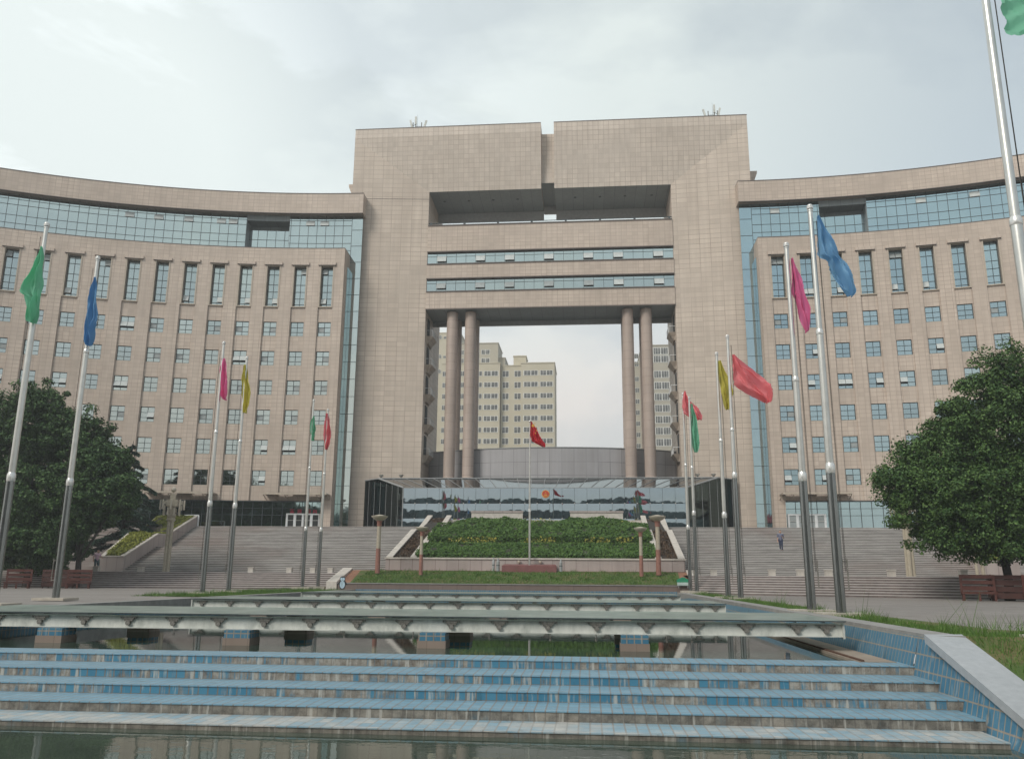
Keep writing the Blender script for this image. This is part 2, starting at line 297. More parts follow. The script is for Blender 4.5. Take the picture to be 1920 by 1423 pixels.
# ------------------------------------------------------------------ mesh helpers
class MB:
    def __init__(s): s.v = []; s.f = []; s.uv = []
    def face(s, pts, uvs=None):
        pts = [Vector(p) for p in pts]
        i = len(s.v); s.v += pts; s.f.append(tuple(range(i, i+len(pts))))
        if uvs is None:
            n = Vector((0, 0, 0))
            for k in range(len(pts)):
                a, b = pts[k], pts[(k+1) % len(pts)]; n += a.cross(b)
            if n.length > 0: n.normalize()
            if abs(n.z) > .7: uvs = [(p.x, p.y) for p in pts]
            else:
                t = Vector((-n.y, n.x, 0)); t.normalize(); t = -t if (abs(t.x) > abs(t.y) and t.x < 0) or (abs(t.y) >= abs(t.x) and t.y < 0) else t
                uvs = [(p.dot(t), p.z) for p in pts]
        s.uv += uvs
    def box(s, x0, x1, y0, y1, z0, z1, M=None, u0=0., bev=0):
        P = [(x0, y0, z0), (x1, y0, z0), (x1, y1, z0), (x0, y1, z0), (x0, y0, z1), (x1, y0, z1), (x1, y1, z1), (x0, y1, z1)]
        for q in ((0, 1, 5, 4), (2, 3, 7, 6), (3, 0, 4, 7), (1, 2, 6, 5), (4, 5, 6, 7), (3, 2, 1, 0)):
            p = [P[k] for k in q]
            if q in ((0, 1, 5, 4), (2, 3, 7, 6)): uv = [(a[0]+u0, a[2]) for a in p]
            elif q in ((3, 0, 4, 7), (1, 2, 6, 5)): uv = [(a[1], a[2]) for a in p]
            else: uv = [(a[0]+u0, a[1]) for a in p]
            s.face([M @ Vector(a) for a in p] if M is not None else p, uv)
        return s
    def tube(s, pts, rad, n=10, caps=True, M=None):
        "swept tube along points, radius per point"
        pts = [Vector(p) for p in pts]
        if not hasattr(rad, '__len__'): rad = [rad]*len(pts)
        rings = []; ln = 0
        up0 = None
        for k, p in enumerate(pts):
            a = pts[max(0, k-1)]; b = pts[min(len(pts)-1, k+1)]; d = (b-a).normalized()
            if up0 is None or abs(up0.dot(d)) > .95: up0 = Vector((0, 1, 0)) if abs(d.y) < .9 else Vector((1, 0, 0))
            x = d.cross(up0).normalized(); y = d.cross(x).normalized()
            rings.append([p+(x*math.cos(t)+y*math.sin(t))*rad[k] for t in [2*math.pi*j/n for j in range(n)]])
        for k in range(len(pts)-1):
            l2 = ln+(pts[k+1]-pts[k]).length
            for j in range(n):
                q = [rings[k][j], rings[k][(j+1) % n], rings[k+1][(j+1) % n], rings[k+1][j]]
                if M is not None: q = [M @ a for a in q]
                s.face(q, [(j*.3, ln), (j*.3+.3, ln), (j*.3+.3, l2), (j*.3, l2)])
            ln = l2
        if caps:
            for rg, rv in ((rings[0], True), (rings[-1], False)):
                q = rg[::-1] if rv else rg
                if M is not None: q = [M @ a for a in q]
                s.face(q)
        return s
    def cyl(s, x, y, z0, z1, r0, r1=None, n=16, caps=True):
        return s.lathe(x, y, [(r0, z0), (r0 if r1 is None else r1, z1)], n, caps)
    def lathe(s, x, y, prof, n=16, caps=True):
        for (r0, z0), (r1, z1) in zip(prof[:-1], prof[1:]):
            for j in range(n):
                a, b = 2*math.pi*j/n, 2*math.pi*(j+1)/n
                q = [(x+r0*math.cos(a), y+r0*math.sin(a), z0), (x+r0*math.cos(b), y+r0*math.sin(b), z0),
                     (x+r1*math.cos(b), y+r1*math.sin(b), z1), (x+r1*math.cos(a), y+r1*math.sin(a), z1)]
                rr = max(r0, r1, .01)
                s.face(q, [(a*rr, z0), (b*rr, z0), (b*rr, z1), (a*rr, z1)])
        if caps:
            for (r, z, rv) in ((prof[0][0], prof[0][1], True), (prof[-1][0], prof[-1][1], False)):
                if r > .001:
                    q = [(x+r*math.cos(2*math.pi*j/n), y+r*math.sin(2*math.pi*j/n), z) for j in range(n)]
                    s.face(q[::-1] if rv else q)
        return s
    def ball(s, c, r, n=14, m=8, sz=1.):
        prof = [(max(.0005, r*math.sin(math.pi*k/m)), c[2]-r*sz*math.cos(math.pi*k/m)) for k in range(m+1)]
        return s.lathe(c[0], c[1], prof, n, False)
    def arc(s, C, r0, r1, p0, p1, z0, z1, n=24, top=True, bottom=True, ends=True):
        "curved wall between radii r0<r1, angles (rad) from +Y clockwise"
        def P(r, p, z): return (C[0]+r*math.sin(p), C[1]+r*math.cos(p), z)
        for k in range(n):
            a, b = p0+(p1-p0)*k/n, p0+(p1-p0)*(k+1)/n
            s.face([P(r0, a, z0), P(r0, b, z0), P(r0, b, z1), P(r0, a, z1)], [(r0*a, z0), (r0*b, z0), (r0*b, z1), (r0*a, z1)])
            s.face([P(r1, b, z0), P(r1, a, z0), P(r1, a, z1), P(r1, b, z1)], [(r0*b, z0), (r0*a, z0), (r0*a, z1), (r0*b, z1)])
            if top: s.face([P(r0, a, z1), P(r0, b, z1), P(r1, b, z1), P(r1, a, z1)], [(r0*a, 0), (r0*b, 0), (r0*b, r1-r0), (r0*a, r1-r0)])
            if bottom: s.face([P(r1, a, z0), P(r1, b, z0), P(r0, b, z0), P(r0, a, z0)], [(r0*a, 0), (r0*b, 0), (r0*b, r1-r0), (r0*a, r1-r0)])
        if ends:
            for p in (p0, p1):
                s.face([P(r0, p, z0), P(r1, p, z0), P(r1, p, z1), P(r0, p, z1)], [(0, z0), (r1-r0, z0), (r1-r0, z1), (0, z1)])
        return s
    def mesh(s, name, mat, smooth=False):
        me = bpy.data.meshes.new(name); me.from_pydata([tuple(v) for v in s.v], [], s.f)
        uvl = me.uv_layers.new(name='UVMap')
        uvl.data.foreach_set('uv', np.array(s.uv, dtype=np.float32).ravel())
        me.materials.append(MT[mat] if isinstance(mat, str) else mat)
        if smooth:
            me.polygons.foreach_set('use_smooth', [True]*len(me.polygons))
            import bmesh
            bm = bmesh.new(); bm.from_mesh(me); bmesh.ops.remove_doubles(bm, verts=bm.verts, dist=1e-5)
            bm.to_mesh(me); bm.free()
            try: me.set_sharp_from_angle(angle=R_(40))
            except Exception: pass
        return me
    def obj(s, name, mat, parent=None, smooth=False, loc=None):
        o = bpy.data.objects.new(name, s.mesh(name, mat, smooth)); sc.collection.objects.link(o)
        if parent: o.parent = parent
        if loc: o.location = loc
        return o
def thing(name, label, cat, loc=(0, 0, 0), rz=0, group=None):
    o = bpy.data.objects.new(name, None); sc.collection.objects.link(o); o.location = loc; o.rotation_euler = (0, 0, rz)
    o.empty_display_size = .3
    return tag(o, label, cat, group)
def tag(o, label, cat, group=None):
    o['label'] = label; o['category'] = cat
    if group: o['group'] = group
    return o
def struct(o): o['kind'] = 'structure'; return o
def stuff(o, label, cat): o['kind'] = 'stuff'; o['label'] = label; o['category'] = cat; return o
def link(name, me, parent, M=None):
    o = bpy.data.objects.new(name, me); sc.collection.objects.link(o); o.parent = parent
    if M is not None: o.matrix_local = M
    return o
def dup(root, loc=None, rz=None, label=None):
    r = root.copy(); sc.collection.objects.link(r)
    if loc is not None: r.location = loc
    if rz is not None: r.rotation_euler = (0, 0, rz)
    if label: r['label'] = label
    for ch in list(root.children):
        c = ch.copy(); sc.collection.objects.link(c); c.parent = r
        for g in list(ch.children):
            d = g.copy(); sc.collection.objects.link(d); d.parent = c
    return r
def quads_mesh(name, cen, nrm, size, mat, asp=1.7):
    "many leaf-sized quads"
    n = len(cen); a = rng.normal(size=(n, 3)); t = np.cross(nrm, a); t /= np.linalg.norm(t, axis=1)[:, None]+1e-9
    b = np.cross(nrm, t); b /= np.linalg.norm(b, axis=1)[:, None]+1e-9
    s = (size*(.6+.8*rng.random(n)))[:, None]
    P = np.stack([cen-t*s*.5*asp, cen+b*s*.5, cen+t*s*.5*asp, cen-b*s*.5], 1).reshape(-1, 3)
    me = bpy.data.meshes.new(name); me.vertices.add(4*n); me.vertices.foreach_set('co', P.ravel().astype(np.float32))
    me.loops.add(4*n); me.loops.foreach_set('vertex_index', np.arange(4*n, dtype=np.int32))
    me.polygons.add(n); me.polygons.foreach_set('loop_start', np.arange(0, 4*n, 4, dtype=np.int32))
    me.materials.append(MT[mat]); me.update(calc_edges=True); me.validate(); return me
def leafcloud(blobs, n, clump_r=.55, per=70, size=.16, mat='leaf', flat=.75, shell=.55):
    "blobs: (cx,cy,cz,rx,ry,rz); leaves in clumps through the crown's volume, denser outside"
    vol = np.array([b[3]*b[4]*b[5] for b in blobs])**.67; vol /= vol.sum()
    nc = max(4, n//per); C = []
    for b, k in zip(blobs, (vol*nc).astype(int)+1):
        d = rng.normal(size=(k, 3)); d /= np.linalg.norm(d, axis=1)[:, None]
        r = shell+(1-shell)*rng.random((k, 1))**.6
        r *= 1+.14*np.sin(d[:, :1]*5+b[0])*np.cos(d[:, 2:]*4+b[1])
        C.append(np.array(b[:3])+d*r*np.array(b[3:]))
    C = np.concatenate(C); m = len(C); c0 = np.array([np.average([b[i] for b in blobs], weights=[b[3] for b in blobs]) for i in range(3)])
    q = rng.random(m) < .10; C[q] += (C[q]-c0)*rng.uniform(.03, .13, (q.sum(), 1))
    rr = clump_r*(.55+.9*rng.random(m))
    idx = np.repeat(np.arange(m), per)
    off = rng.normal(size=(len(idx), 3)); off /= np.linalg.norm(off, axis=1)[:, None]; off *= rng.random((len(idx), 1))**.45
    cen = C[idx]+off*rr[idx][:, None]*np.array([1, 1, flat])
    nrm = off*.7+rng.normal(size=off.shape)*.5+np.array([0, 0, .5]); nrm /= np.linalg.norm(nrm, axis=1)[:, None]
    return quads_mesh('crown', cen, nrm, size, mat)

# ------------------------------------------------------------------ ground, terraces, pool basin
PL, PR = -15.9, 5.9          # pool left / right wall
YN, YF = 3.0, 58.6           # basin near / far end
g = MB()
for a in ((-700, PL-.45, -300, 900), (PR+.45, 700, 15.7, 900), (12, 700, -300, 15.7), (PL-.45, PR+.45, YF+.3, 900)):
    g.face([(a[0], a[2], 0), (a[1], a[2], 0), (a[1], a[3], 0), (a[0], a[3], 0)])
g.face([(PL-.45, -300, -.95), (12, -300, -.95), (12, YN, -.95), (PL-.45, YN, -.95)])
g.face([(PL-.45, -300, -.95), (PL-.45, YN, -.95), (PL-.45, YN, 0), (PL-.45, -300, 0)]); g.face([(12, YN, -.95), (12, -300, -.95), (12, -300, 0), (12, YN, 0)])
struct(g.obj('plaza', 'plaza'))
# basin: floor, walls, tiers
b = MB()
b.face([(PL, YN, -1.7), (PR, YN, -1.7), (PR, 12.6, -1.7), (PL, 12.6, -1.7)]); b.face([(PL, 16.5, -1.0), (PR, 16.5, -1.0), (PR, YF, -1.0), (PL, YF, -1.0)])
struct(b.obj('pool_floor', 'ledge'))
b = MB()
# battered right wall (leans towards the plaza), near part lower
b.face([(5.40, 8, -1.7), (5.40, 16.3, -1.7), (PR-.05, 16.3, .06), (PR-.05, 15.6, .06), (5.75, 12.0, -.97), (5.75, 8, -.97)])
b.face([(5.55, 16.3, -1.0), (5.75, YF, -1.0), (PR, YF, .06), (PR-.05, 16.3, .06)])
b.face([(PL, YF, -1.0), (PR, YF, -1.0), (PR, YF, .06), (PL, YF, .06)])
b.face([(PL, YN, -1.7), (PL, YF, -1.7), (PL, YF, .06), (PL, YN, .06)])
b.face([(PL, YN, -1.7), (PR, YN, -1.7), (PR, YN, -.95), (PL, YN, -.95)])
struct(b.obj('pool_wall', 'poolwall'))
b = MB()
b.box(PR-.06, PR+.46, 15.6, YF+.3, -.3, .08); b.box(PL-.46, PL+.03, YN, YF+.3, -.3, .08); struct(b.obj('pool_curb', 'curb'))
b = MB(); b.box(PL+.03, PR-.06, YF-.02, YF+.34, -.3, .11); struct(b.obj('pool_end_curb', 'poolwall'))
# sloping granite slab that follows the steps down
b = MB()
for (ya, za), (yb, zb) in (((15.65, .10), (11.9, -.93)), ((11.9, -.93), (3.0, -.93))):
    T = [(5.70, ya, za), (6.36, ya+.1, za), (6.36, yb, zb), (5.70, yb, zb)]; U = [(p[0], p[1], p[2]-.14) for p in T]
    b.face(T)
    for k in range(4): b.face([U[k], U[(k+1) % 4], T[(k+1) % 4], T[k]])
struct(b.obj('sloping_curb', 'granite'))
def bankz(x, y):
    base = np.interp(y, [3, 11.9, 15.75], [-.95, -.93, .08]); f = np.clip((x-6.36)/5.6, 0, 1); f = f*f*(3-2*f)
    return base*(1-f)+.0*f
b = MB(); xs_ = np.linspace(6.36, 12, 13); ys_ = np.linspace(3, 15.72, 28)
for i in range(12):
    for j in range(27): b.face([(xx, yy, float(bankz(xx, yy))) for xx, yy in ((xs_[i], ys_[j]), (xs_[i+1], ys_[j]), (xs_[i+1], ys_[j+1]), (xs_[i], ys_[j+1]))])
struct(b.obj('grass_bank', 'lawn', None, True))
b = MB(); b.box(4.95, 5.62, 16.9, 30, -1.0, -.47); struct(b.obj('pool_ledge', 'ledge'))
b = MB(); b.box(4.99, 5.05, 16.9, 30, -.469, -.44); struct(b.obj('ledge_strip', 'rust'))
# five tiled steps between the two water levels
tiers = [(-.48, 17.15, 16.26, 5.90), (-.63, 16.26, 15.18, 5.80), (-.78, 15.18, 14.29, 5.72), (-.93, 14.29, 13.38, 5.62), (-1.08, 13.38, 12.52, 5.54)]
tr, ri = MB(), MB(); tb, rb = MB(), MB()
for k, (z, yb, yf, xr) in enumerate(tiers):
    xr = xr-.02
    t_, r_ = (tb, rb) if k == 4 else (tr, ri)
    if k == 3: r_ = rb
    t_.face([(PL, yf-.015, z), (xr, yf-.015, z), (xr, yb, z), (PL, yb, z)])
    zb = tiers[k+1][0] if k < 4 else -1.7
    r_.face([(PL, yf, zb), (xr, yf, zb), (xr, yf, z-.018), (PL, yf, z-.018)], [(PL, 0), (xr, 0), (xr, .15 if k < 4 else .6), (PL, .15 if k < 4 else .6)])
    t_.face([(PL, yf-.015, z-.018), (xr, yf-.015, z-.018), (xr, yf-.015, z), (PL, yf-.015, z)])
    t_.face([(PL, yf, z-.018), (xr, yf, z-.018), (xr, yf-.015, z-.018), (PL, yf-.015, z-.018)])
tr.face([(PL, 17.15, -1.), (PR-.4, 17.15, -1.), (PR-.4, 17.15, -.48), (PL, 17.15, -.48)])
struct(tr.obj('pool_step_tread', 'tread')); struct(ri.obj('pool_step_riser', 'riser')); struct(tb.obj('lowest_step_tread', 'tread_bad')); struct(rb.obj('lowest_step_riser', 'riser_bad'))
b = MB(); b.face([(PL, 17.14, -.515), (5.75, 17.14, -.515), (5.8, YF, -.515), (PL, YF, -.515)]); struct(b.obj('upper_pool_water', 'water'))
b = MB(); b.face([(PL, YN, -1.165), (5.6, YN, -1.165), (5.55, 12.53, -1.165), (PL, 12.53, -1.165)]); struct(b.obj('lower_pool_water', 'water_near'))

# lower stairs (bent line), landing, upper stairs, terrace
def polystairs(foot, n, rise, run, z0, mat, nosing, name, rmat='riser_dark'):
    nrm = []
    for k in range(len(foot)):
        a = Vector(foot[max(0, k-1)]); c = Vector(foot[min(len(foot)-1, k+1)]); d = (c-a).normalized(); nrm.append(Vector((-d.y, d.x)))
    nrm[0] = Vector((0, 1)); nrm[-1] = Vector((0, 1))
    tread, ris, nos = MB(), MB(), MB()
    for s in range(n):
        A = [Vector(f)+q*run*s for f, q in zip(foot, nrm)]; B = [Vector(f)+q*run*(s+1) for f, q in zip(foot, nrm)]
        z = z0+rise*(s+1); u = 0
        for k in range(len(foot)-1):
            a, c, d, e = A[k], A[k+1], B[k+1], B[k]
            ris.face([(a.x, a.y, z-rise), (c.x, c.y, z-rise), (c.x, c.y, z-.045), (a.x, a.y, z-.045)])
            o = nrm[k]*-.025; o2 = nrm[k+1]*-.025
            nos.face([(a.x+o.x, a.y+o.y, z-.045), (c.x+o2.x, c.y+o2.y, z-.045), (c.x+o2.x, c.y+o2.y, z), (a.x+o.x, a.y+o.y, z)])
            nos.face([(a.x, a.y, z-.045), (c.x, c.y, z-.045), (c.x+o2.x, c.y+o2.y, z-.045), (a.x+o.x, a.y+o.y, z-.045)])
            tread.face([(a.x+o.x, a.y+o.y, z), (c.x+o2.x, c.y+o2.y, z), (d.x, d.y, z), (e.x, e.y, z)])
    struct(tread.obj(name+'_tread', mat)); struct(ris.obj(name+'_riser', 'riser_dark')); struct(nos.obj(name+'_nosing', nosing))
    return B
footL = [(-75, 60.5), (-50, 61.2), (-36, 62), (-26, 62.8), (-17.9, 63.1)]
footR = [(6.9, 58.4), (12, 54.2), (20.5, 50.0), (36, 46.6), (75, 43)]
foot = footL+footR
BL_ = polystairs(footL, 8, .15, .34, 0., 'stairs_low', 'nosing', 'lower_stairs_west'); BR_ = polystairs(footR, 8, .15, .34, 0., 'stairs_low', 'nosing', 'lower_stairs_east')
b = MB()
for B in (BL_, BR_):
    for k in range(len(B)-1): b.face([(B[k].x, B[k].y, 1.2), (B[k+1].x, B[k+1].y, 1.2), (B[k+1].x, 88, 1.2), (B[k].x, 88, 1.2)])
b.face([(BL_[-1].x, 66.0, 1.2), (BR_[0].x, 66.0, 1.2), (BR_[0].x, 88, 1.2), (BL_[-1].x, 88, 1.2)])
b.face([(-75, 63, 1.2), (-75, 88, 1.2), (-75, 88, 0), (-75, 60, 0)]); struct(b.obj('landing', 'plaza'))
XL, XR = -39.0, 30.4
mid = [(XL, 70), (-15.9, 70), (-15.9, 70), (7.4, 70), (7.4, 70), (XR, 70)]
def straight(x0, x1, name):
    tread, ris, nos, gap = MB(), MB(), MB(), MB()
    y, z = 70., 1.2
    for s in range(30):
        z += .15
        ris.face([(x0, y, z-.15), (x1, y, z-.15), (x1, y, z-.075), (x0, y, z-.075)]); gap.face([(x0, y, z-.075), (x1, y, z-.075), (x1, y, z-.04), (x0, y, z-.04)])  # dark strip paints the shadow line under each nosing
        nos.face([(x0, y-.025, z-.04), (x1, y-.025, z-.04), (x1, y-.025, z), (x0, y-.025, z)])
        nos.face([(x0, y, z-.04), (x1, y, z-.04), (x1, y-.025, z-.04), (x0, y-.025, z-.04)])
        yn = y+(2.2 if s == 14 else .37)
        tread.face([(x0, y-.025, z), (x1, y-.025, z), (x1, yn, z), (x0, yn, z)]); y = yn
    struct(tread.obj(name+'_tread', 'stairs')); struct(ris.obj(name+'_riser', 'riser_up')); struct(nos.obj(name+'_nosing', 'nosing_up')); struct(gap.obj(name+'_painted_shade', 'painted_shade'))
straight(XL, -15.6, 'upper_stairs_west'); straight(7.0, XR, 'upper_stairs_east')
b = MB()
b.face([(-120, 82.93, 5.7), (110, 82.93, 5.7), (110, 125, 5.7), (-120, 125, 5.7)])
b.face([(-120, 82.94, 0), (XL-4, 82.94, 0), (XL-4, 82.94, 5.7), (-120, 82.94, 5.7)]); b.face([(XR+3, 82.94, 0), (110, 82.94, 0), (110, 82.94, 5.7), (XR+3, 82.94, 5.7)])
b.face([(110, 125, 0), (-120, 125, 0), (-120, 125, 5.7), (110, 125, 5.7)])
struct(b.obj('terrace', 'stairs'))
# ------------------------------------------------------------------ curved office wings
PITCH_W = R_(1.87)
def win_small(open_k, blind):
    "small office window, local origin at centre of its foot, glass 0.13 behind the spandrel"
    f = MB(); W_, H_ = .73, 1.64
    f.box(-W_, W_, 0, .06, 0, .05); f.box(-W_, W_, 0, .06, H_-.05, H_); f.box(-W_, -W_+.05, 0, .06, .05, H_-.05); f.box(W_-.05, W_, 0, .06, .05, H_-.05)
    f.box(-.018, .018, 0, .06, .05, H_-.05)
    for z in (.47, 1.02): f.box(-W_+.05, -.018, .002, .058, z-.018, z+.018); f.box(.018, W_-.05, .002, .058, z-.018, z+.018)
    return f.mesh('window', 'frame')
WIN_S = win_small(0, 0)
PANE_S = {k: MB().box(-.71, .71, .065, .09, .02, 1.62).mesh('pane', k) for k in ('glass', 'glass_r')}
SILL_S = MB().box(-.78, .78, -.10, .04, -.07, 0).mesh('sill', 'trim')
def sashmesh(x0, x1, z0, z1, mat):
    s = MB(); a = .30; h = z1-z0           # top hung, foot pushed out
    M_ = Matrix.Translation((0, 0, z1)) @ Matrix.Rotation(-a, 4, 'X')
    s.box(x0, x1, -.02, .01, -h, 0, M_); return s.mesh('sash', mat)
SASH = [sashmesh(.02, .69, .48, 1.01, 'sashglass'), sashmesh(-.69, -.02, .48, 1.01, 'sashglass')]
GAPM = [MB().box(.03, .68, .05, .064, .33, .47).mesh('gap', 'void'), MB().box(-.68, -.03, .05, .064, .33, .47).mesh('gap', 'void')]
BLIND = [MB().box(.03, .69, .055, .064, .49, 1.0).mesh('blind', 'blind'), MB().box(-.69, -.03, .055, .064, .49, 1.0).mesh('blind', 'blind')]
# tall window
HT = 4.75
def win_tall():
    f = MB(); W_ = .66
    f.box(-W_, W_, 0, .06, 0, .05); f.box(-W_, W_, 0, .06, HT-.05, HT); f.box(-W_, -W_+.05, 0, .06, .05, HT-.05); f.box(W_-.05, W_, 0, .06, .05, HT-.05)
    f.box(-.02, .02, 0, .06, .05, HT-.05)
    for z in (.35, 1.03, 1.83, 2.67, 3.86, 4.47): f.box(-W_+.05, -.02, .002, .058, z-.018, z+.018); f.box(.02, W_-.05, .002, .058, z-.018, z+.018)
    return f.mesh('tall_window', 'frame')
WIN_T = win_tall(); PANE_T = {k: MB().box(-.65, .65, .065, .09, .02, HT-.02).mesh('pane', k) for k in ('glass', 'glass_r')}
sm = MB(); sm.box(-.825, -.68, -.54, .07, -.12, HT+.10); sm.box(.68, .825, -.54, .07, -.12, HT+.10); sm.box(-.68, .68, -.54, .07, HT, HT+.10); sm.box(-.68, .68, -.5, .07, -.12, 0)
SURR = sm.mesh('surround', 'trim')
HOOD = MB().box(-.98, .98, -.66, -.40, HT+.12, HT+.46).mesh('hood', 'clad_small')
HOOD2 = MB().box(-1.0, 1.0, -.70, -.38, HT+.085, HT+.12).mesh('hood_edge', 'coping')
SASHT = [sashmesh(.03, .62, 3.88, 4.45, 'blind'), sashmesh(-.62, -.03, 3.88, 4.45, 'blind'), sashmesh(.03, .62, .37, 1.0, 'sashglass'), sashmesh(-.62, -.03, .37, 1.0, 'sashglass')]
ROWZ = [10.33, 13.66, 16.97, 20.28, 23.60, 26.98]
ZT = 30.42
def wing(side, C, R, ph0, first, ncol, nwin, ph_out, recess, gl, label, sashes):
    """ph0: end of the block next to the tower, first: first window angle, going outward by sg*pitch"""
    sg = side
    root = thing('office_wing', label, 'building', (0, 0, 0))
    wl = MB()
    a, c = sorted((ph0, ph_out))
    wl.arc(C, R, R+2.6, a, c, 35.55, 37.33, 60)
    core = MB()
    def bay(ph): 
        return Matrix.Translation((C[0]+R*math.sin(ph), C[1]+R*math.cos(ph), 0)) @ Matrix.Rotation(-ph, 4, 'Z')
    hw = .825; pw = R*PITCH_W/2
    for k in range(ncol):
        ph = first+sg*PITCH_W*k; Mb = bay(ph); u = R*ph
        # spandrels
        zs = [8.72]+[z for r in ROWZ for z in (r-.07, r+1.64)]+[ZT-.12]
        for q in range(0, len(zs), 2): wl.box(-hw, hw, .16, .9, zs[q], zs[q+1], Mb, u)
        for s_ in (-1, 1): wl.box(*sorted((s_*.735, s_*hw)), .14, .9, 8.72, ZT-.12, Mb, u)
        # pier on the tower side of this window
        pm = bay(ph-sg*PITCH_W/2); w2 = pw-hw
        if k > 0: wl.box(-w2, w2, 0, .95, 8.72, 35.55, pm, R*(ph-sg*PITCH_W/2))
    # last pier: from first window to the block corner
    x_in = R*abs(first-ph0)-hw
    e0, e1 = sorted((ph0, first-sg*hw/R)); wl.arc(C, R, R+2.6, e0, e1, 5.7, 35.55, 3)
    # side of the block facing the tower gets a glass strip further back (plain return wall)
    wl.arc(C, R+12, R+12.5, a, c, 0, 42.4, 24)
    wl.obj('wall', 'clad_small', root)
    cp = MB(); cp.arc(C, R-.03, R+2.5, a, c, 37.33, 37.40, 60); cp.obj('coping', 'coping', root)
    # ground floor glazing
    gg = MB(); gb = sorted((first-sg*hw/R, ph_out)); gg.arc(C, R+.45, R+.55, gb[0], gb[1], 5.7, 8.72, 60, True, True)
    gg.obj('ground_floor_glass', 'glass_dark' if side < 0 else 'glass_r', root)
    mu = MB(); mu.arc(C, R+.02, R+.6, gb[0], gb[1], 8.66, 8.718, 60)
    for z in (7.95, 7.25): mu.arc(C, R+.41, R+.449, gb[0], gb[1], z-.02, z+.02, 60)
    nm = int((gb[1]-gb[0])*R/1.05)
    for k in range(nm):
        Mb = bay(first-sg*hw/R+sg*k*1.05/R); mu.box(-.025, .025, .40, .447, 5.7, 8.66, Mb)
    mu.obj('mullion', 'frame', root)
    # windows
    for k in range(nwin):
        ph = first+sg*PITCH_W*k; Mb = bay(ph)
        Mt = Mb @ Matrix.Translation((0, .50, ZT))
        w = link('tall_window', WIN_T, root, Mt)
        link('pane', PANE_T[gl], w); link('surround', SURR, w); link('hood', HOOD, w); link('hood_edge', HOOD2, w)
        for j in range(4):
            if random.random() < .27: link('sash', SASHT[j], w, Matrix.Translation((0, -.01, 0)))
        for r, z in enumerate(ROWZ):
            if side > 0 and r < 3 and k > 6: continue
            w = link('window', WIN_S, root, Mb @ Matrix.Translation((0, .27, z)))
            link('pane', PANE_S[gl], w); link('sill', SILL_S, w)
            t = random.random()
            if t < .20:
                j = random.randrange(2); s_ = link('sash', SASH[j], w); link('gap', GAPM[j], w)
                if random.random() < .3: link('sash', SASH[1-j], w); link('gap', GAPM[1-j], w)
            elif t < .5: link('blind', BLIND[random.randrange(2)], w)
    og, of_ = MB(), MB()
    for k in range(ncol):
        Mb = bay(first+sg*PITCH_W*k)
        if k >= nwin:
            og.box(-.65, .65, .57, .60, ZT, ZT+HT, Mb)
            for x in (-.66, 0, .66): of_.box(x-.03, x+.03, .5, .56, ZT, ZT+HT, Mb)
            for z in (0, 1.03, 1.83, 2.67, 3.86, HT-.05): of_.box(-.63, .63, .505, .555, ZT+z, ZT+z+.04, Mb)
            for x0, x1 in ((-.82, -.69), (.69, .82)): of_.box(x0, x1, .0, .9, ZT-.12, 35.55, Mb)
        for r, z in enumerate(ROWZ):
            if k >= nwin or (side > 0 and r < 3 and k > 6):
                og.box(-.72, .72, .34, .36, z, z+1.64, Mb)
                for x in (-.71, 0, .71): of_.box(x-.02, x+.02, .28, .33, z, z+1.64, Mb)
                for z2 in (0, .47, 1.02, 1.60): of_.box(-.69, .69, .285, .325, z+z2, z+z2+.035, Mb)
    o_ = og.obj('outer_window_glass', gl, root); o_['kind'] = 'stuff'; o_ = of_.obj('outer_window_frames', 'frame', root); o_['kind'] = 'stuff'
    # upper glass band
    Rg = R+2.5
    tow = math.asin((-25.95-C[0])/Rg) if side < 0 else math.asin((17.60-C[0])/Rg)
    def seg(p, q, r0, z0, z1, m, n): p, q = sorted((p, q)); m.arc(C, r0, r0+.12, p, q, z0, z1, max(2, n))
    gm = MB()
    seg(tow, ph0-sg*.0, Rg, 5.7, 42.42, gm, 3); seg(ph0, recess[0], Rg, 36.8, 42.42, gm, 12); seg(recess[1], ph_out, Rg, 36.8, 42.42, gm, 60)
    seg(recess[0], recess[1], Rg+1.5, 36.8, 41.1, gm, 6)
    gm.obj('curtain_glazing', gl, root)
    rc = MB(); rc.arc(C, Rg+.01, Rg+2.2, *sorted((recess[0], recess[1])), 41.7, 42.40, 8)
    rc.arc(C, Rg+1.9, Rg+2.2, *sorted((recess[0], recess[1])), 36.8, 42.4, 8)
    for p in recess: rc.arc(C, Rg+.13, Rg+2.2, p-.0008, p+.0008, 36.8, 41.7, 1)
    rc.obj('recess', 'soffit', root)
    m2 = MB()
    for z in (38.05, 38.95, 39.9, 41.15, 41.8):
        for p, q, r0 in ((ph0, recess[0], Rg), (recess[1], ph_out, Rg), (recess[0], recess[1], Rg+1.5)):
            if r0 > Rg and z > 41.1: continue
            seg(p, q, r0-.05, z-.02, z+.02, m2, 30) if False else m2.arc(C, r0-.04, r0-.001, *sorted((p, q)), z-.02, z+.02, 24)
    z = 6.6
    while z < 42.3:
        m2.arc(C, Rg-.04, Rg-.001, *sorted((tow, ph0)), z-.02, z+.02, 2); z += 1.15 if int(z) % 2 else 2.0
    k = 0
    while abs(ph0-sg*0)+0 >= 0:
        p = ph0+sg*k*1.03/Rg
        if abs(p-ph0) > abs(ph_out-ph0): break
        rr = Rg
        if min(recess) < p < max(recess): rr = Rg+1.5
        Mg = Matrix.Translation((C[0]+rr*math.sin(p), C[1]+rr*math.cos(p), 0)) @ Matrix.Rotation(-p, 4, 'Z')
        m2.box(-.02, .02, -.045, -.005, 36.8, 42.42 if rr == Rg else 41.1, Mg); k += 1
    m2.obj('glazing_bars', 'frame', root)
